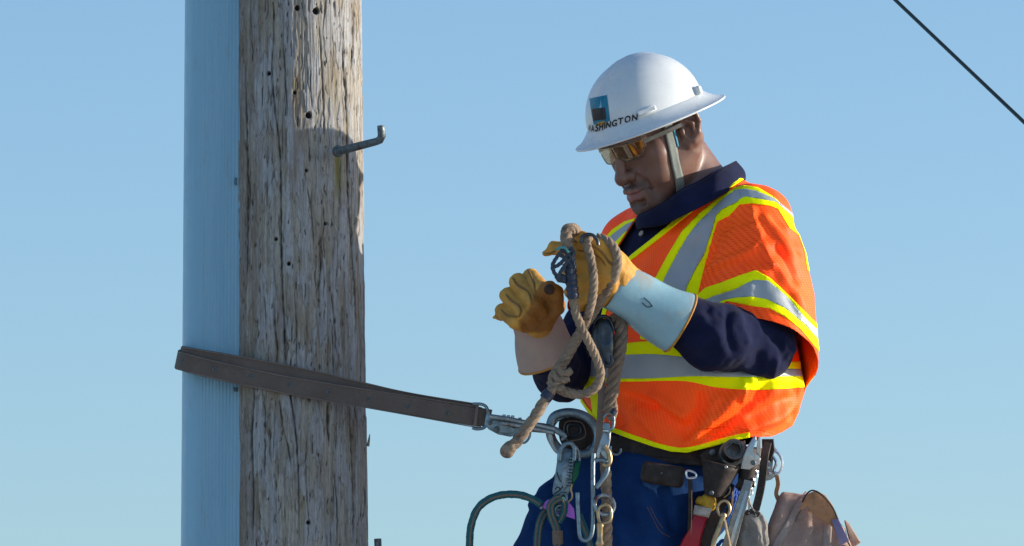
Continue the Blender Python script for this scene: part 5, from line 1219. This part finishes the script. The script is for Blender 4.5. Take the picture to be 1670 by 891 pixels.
main = r1.build('rope', rope_m, line)
r2 = rope_mesh([(961, 386, -.318), (957, 398, -.322), (963, 420, -.322), (968, 450, -.320), (967, 480, -.315), (961, 508, -.305), (953, 530, -.285)], 7.3, -.31, 4, 4.2, None, .19); r2.build('rope', rope_m, line)
r3 = rope_mesh([(912, 622, -.256), (900, 636, -.262), (888, 654, -.262), (872, 680, -.26), (852, 708, -.255), (836, 728, -.252), (828, 736, -.25)], 9.4, -.26, 3, 5.0, [(0, .8), (.2, .95), (.9, 1.05), (1, 1.1)]); tl_ = r3.build('rope_tail', rope_m, line)
soft('rope_knot', lambda w: smin(sph(w, P(827, 736, -.25), .0135), sph(w, P(834, 729, -.252), .012), .008), P(827, 736, -.25)-.03, P(827, 736, -.25)+.03, .002, rope_m, line, .0016)
for k, pts in enumerate([[(896, 622), (906, 634), (920, 632)], [(902, 608), (912, 620), (928, 618)], [(909, 598), (918, 610), (932, 605)]]):
    s = rope_mesh([(a, b, -.262+.004*abs(1-i)) for i, (a, b) in enumerate(pts)], 6.2, -.26, 3, 5); s.build('whipping', rope_m, line)
fuzz([(924, 385, -.317), (931, 418, -.318), (934, 480, -.318), (951, 540, -.30), (979, 612, -.262), (951, 643, -.25), (903, 622, -.245), (926, 578, -.238), (956, 526, -.25), (990, 474, -.290), (1007, 424, -.308), (988, 392, -.304)], 8.2, -.3, 900, rope_m, main)
fuzz([(900, 636, -.262), (872, 680, -.26), (836, 728, -.252)], 9.4, -.26, 300, rope_m, tl_, 3)
s = MB(); a_ = P(893, 645, -.262); dd = P(905, 628, -.262)-a_; s.lathe(a_-dd*.35, dd, [(0, .009), (0, .0118), (.006, .0124), (.012, .0120), (.016, .0110), (.016, .009)], 18); s.build('tape_wrap', M['tape_black'], line)
# taped splice and cord ends near the top
s = MB(); tp = path([(929, 430, -.318), (931, 450, -.320), (933, 468, -.3195), (935, 488, -.317)], 0, .003); s.tube(tp, [.0115+.0012*math.sin(i*1.7) for i in range(len(tp))], 14); s.build('tape_wrap', M['tape_black'], line)
M['cord_dark'] = basic('blue_grey_cord', (.035, .05, .075), (.075, .085, .10), 120, .75, 0, .6, .001)
for pts in [[(914, 404), (924, 412), (934, 424), (938, 438)], [(912, 414), (924, 424), (932, 434), (930, 446)], [(934, 404), (924, 418), (914, 430), (904, 436)], [(918, 408), (908, 420), (901, 434), (906, 448), (916, 452)], [(938, 410), (932, 420), (922, 432), (910, 452), (912, 458)]]:
    s = rope_mesh([(a, b, -.330) for a, b in pts], 3.4, -.33, 3, 6); s.build('cord_end', M['cord_dark'], line)
platepx('cord_tip', [(904, 452), (914, 444), (924, 450), (922, 462), (910, 460)], -.328, .008, M['tape_black'], line, .002)
tubepx('turquoise_thread', [(906, 408), (914, 404), (922, 405), (927, 412)], 2.2, -.336, basic('turquoise', (.10, .34, .34), None, 60, .7), line, 7)
rg = tubepx('iron_ring', [(948, 396), (949, 387), (957, 382.5), (967, 384), (974, 392), (975.5, 400)], 2.8, -.330, M['darkmetal'], line, 9)
# dark hook hanging behind the ropes
hk = thing('dark_snap_hook', 'dark oval metal hook hanging behind the looped rope', 'hook', P(985, 560, -.235))
def hkf(w): 
    d = smin(ell(w, P(983, 548, -.24), (.0215, .009, .034)), ell(w, P(987, 572, -.24), (.016, .008, .022)), .01); d = smax(d, -ell(w, P(990, 545, -.25), (.008, .004, .018)), .004); return smin(d, cap(w, P(988, 585, -.24), P(994, 592, -.24), .007, .006), .008)
hc_ = P(985, 560, -.24); soft('hook_body', hkf, hc_-A([.05, .03, .06]), hc_+A([.05, .03, .06]), .002, M['darkmetal'], hk, .0006)
tubepx('hook_nose', [(980, 580), (983, 592), (991, 597), (998, 590), (996, 580)], 3.4, -.243, M['darkmetal'], hk)
tubepx('hook_gate', [(968, 528), (974, 520), (986, 516), (996, 524), (1001, 540)], 3.0, -.238, M['darkmetal'], hk)

# ================================================================== second rope, webbing and hardware hanging in front of the belt
drop = thing('drop_rope', 'thick twisted grey rope hanging from under the blue cuff to a steel ring', 'rope', P(1000, 600, -.2))
s = rope_mesh([(996, 528, -.225), (1003, 518, -.235), (1011, 522, -.238), (1013, 545, -.232), (1010, 572, -.225), (1004, 600, -.215), (999, 630, -.20), (995, 655, -.19), (990, 672, -.185)], 11.5, -.2, 4, 4.6, [(0, .6), (.2, 1), (.8, 1), (1, .8)], .34); s.build('rope', M['rope_dark'], drop)
s = rope_mesh([(1001, 655, -.190), (1003, 668, -.188), (1000, 680, -.186), (992, 684, -.185)], 5.2, -.19, 3, 5); s.build('rope_eye', M['rope'], drop)
tubepx('tape_wrap', [(998, 676), (1003, 668)], 5.0, -.192, M['tape_black'], drop)
ribbonpx('webbing', [(981, 590, -.205), (981, 640, -.19), (979, 690, -.175), (975, 735, -.16), (974, 745, -.15)], 12, .003, -.18, M['strap_edge'], drop)
tubepx('steel_ring', [(984, 682), (991, 674), (999, 677), (1001, 688), (999, 698), (992, 702)], 2.6, -.190, M['steel'], drop, 10)
hw = thing('hook_chain', 'steel snap, long open hook and bronze swivel chained in front of the trousers', 'hooks', P(985, 790, -.16))
s = MB(); s.box(P(989, 696, -.188), (6*PX, .005, 6*PX), None, .0015); s.build('swivel_block', M['steel'], hw)
platepx('snap_body', [(984, 703), (996, 704), (996, 716), (992, 735), (996, 748), (990, 752), (982, 744), (978, 738), (976, 748), (972, 744), (975, 730), (980, 715)], -.187, .009, M['steel_rust'], hw, .002)
tubepx('snap_nose', [(986, 728), (993, 738), (995, 752), (990, 760), (984, 757)], 3.8, -.190, M['brass'], hw)
tubepx('upper_link', [(970, 752), (978, 750), (988, 753), (991, 764), (988, 775), (980, 786), (972, 796)], 3.9, -.180, M['steel'], hw)
tubepx('long_hook', [(968, 740, -.172), (967, 760, -.172), (967, 800, -.171), (967, 845, -.170), (966, 866, -.170), (962, 878, -.170), (953, 882, -.170), (946, 874, -.170), (944, 850, -.170), (942.5, 825, -.170), (942, 804, -.170)], 3.6, -.17, M['steel'], hw, 10)
s = MB(); s.ring(P(986, 824, -.176), (.25, -1, .1), 16*PX, 3.3*PX, 30, 9); s.build('ring', M['steel_rust'], hw)
tubepx('swivel_eye', [(975, 836), (980, 826), (990, 824), (996, 832), (996, 846), (990, 852), (979, 853)], 3.0, -.182, M['brass'], hw, 10, True)
s = MB(); a_ = P(979, 851, -.180); b_ = P(978, 900, -.178); s.lathe(a_, b_-a_, [(0, .003), (.004, .0075), (.016, .0062), (.034, .0058), (.040, .0085), (.044, .0088), (.048, .006), (.058, .006)], 16); s.build('swivel_stem', M['brass'], hw)
r5 = rope_mesh([(985, 742, -.150), (988, 770, -.150), (989, 810, -.148), (990, 850, -.148), (990, 891, -.146), (990, 930, -.145)], 9.0, -.15, 3, 5); r5.build('rope', M['rope'], hw)

# ================================================================== lanyard: snap hook with green gate, purple tag and teal rope
lan = thing('lanyard', 'teal rope lanyard with steel snap hook, green gate and purple tag', 'lanyard', P(915, 820, -.08))
YL = -.085
lb = platepx('snap_hook', [(910, 742), (922, 736), (934, 735), (938, 745), (936, 770), (932, 795), (928, 806), (924, 812), (914, 812), (902, 806), (901, 800), (905, 775)], YL, .012, M['steel'], lan, .002)
tubepx('hook_top', [(912, 752), (914, 735), (922, 725), (931, 723), (937, 732), (936, 752)], 3.9, YL-.004, M['steel'], lb, 10)
platepx('gate', [(938, 755), (947, 752), (944, 775), (938, 786), (933, 790), (934, 772)], YL-.004, .010, M['green'], lan, .002)
tubepx('gate_spring', [(939, 728), (944, 738), (945, 752)], 2.0, YL-.003, M['steel'], lb)
platepx('trigger', [(918, 760), (926, 752), (930, 756), (926, 790), (920, 800), (916, 788)], YL-.005, .005, M['steel_rust'], lb, .001)
for k in range(9): 
    a = 748+k*5.4; s = MB(); s.ring(P(932.5-k*.75, a, YL-.005), (.10, 0, 1), 3.6*PX, 1.1*PX, 14, 6); s.build('spring_coil', M['steel'], lb)
for ln in ([(903, 806), (912, 800), (922, 788)], [(908, 770), (912, 782), (919, 788)], [(905, 798), (910, 794), (914, 800)]): tubepx('groove', ln, 1.0, YL-.0006, M['darkmetal'], lb, 6)
tubepx('tail_hook', [(933, 790), (931, 800), (933, 806), (932, 814), (925, 820)], 1.9, YL-.004, M['brass'], lb)
sw = tubepx('swivel', [(908, 822), (911, 812), (917, 806), (923, 808), (922, 820), (917, 830), (911, 832)], 3.4, YL-.006, M['steel'], lan, 10, True)
platepx('tag', [(883, 824), (892, 816), (905, 811), (912, 816), (920, 812), (926, 816), (936, 830), (938, 847), (922, 842), (908, 836), (896, 832), (886, 829)], YL+.004, .0016, M['purple'], lan, .0004)
discpx('tag_stud', 923, 820, YL+.003, 2.6, .003, paint('tag_stud_purple', (.32, .08, .55)), lan); discpx('tag_stud', 882.5, 828, YL+.003, 2.6, .003, M['white'], lan)
def teal(pts, r, name='rope', tr=((-.15),)):
    s = rope_mesh([p if len(p) > 2 else (p[0], p[1], YL) for p in pts], r, YL, 6, 9, None, .10); o = s.build(name, M['teal'], lan)
    p = path([p if len(p) > 2 else (p[0], p[1], YL) for p in pts], YL, .003); t_, n_, b_ = frames(p, FWD)
    for k in tr: s = MB(); s.tube(p-n_*(r*PX*math.cos(k)*.93)+b_*(r*PX*math.sin(k)*.93), r*.27*PX, 6); s.build('tracer', M['tracer'], o)
    return o
teal([(766, 930, -.06), (766, 880, -.06), (769, 855, -.06), (779, 830, -.062), (798, 814, -.065), (822, 807, -.068), (848, 807.5, -.072), (870, 815, -.078), (884, 824, -.085)], 6.2)
teal([(891, 834, -.066), (885, 842, -.070), (879, 860, -.078), (876, 895, -.08), (876, 930, -.08)], 6.6, 'rope', (-.5, .5))
teal([(915, 812, -.102), (905, 816, -.104), (898, 826, -.104), (900, 842, -.102), (906, 858, -.10), (909, 875, -.098), (909, 930, -.095)], 7.0, 'rope', (-.5, .4))
teal([(915, 813, -.100), (921, 824, -.102), (918, 840, -.101), (911, 852, -.099)], 5.5, 'rope', (0,))
teal([(945, 840, -.145), (952, 858, -.145), (960, 880, -.145), (965, 900, -.145)], 5.6, 'rope', (-.2,))
s = MB(); tp = path([(909, 866, -.0985), (909.5, 880, -.098), (910, 888, -.0975)], 0, .003); s.tube(tp, 8.6*PX, 14); s.build('seizing', M['tracer'], lan)
s = MB(); s.ring(P(914, 833, -.098), (0, -1, .15), 9*PX, 3*PX, 24, 8); s.build('thimble', M['steel'], lan)
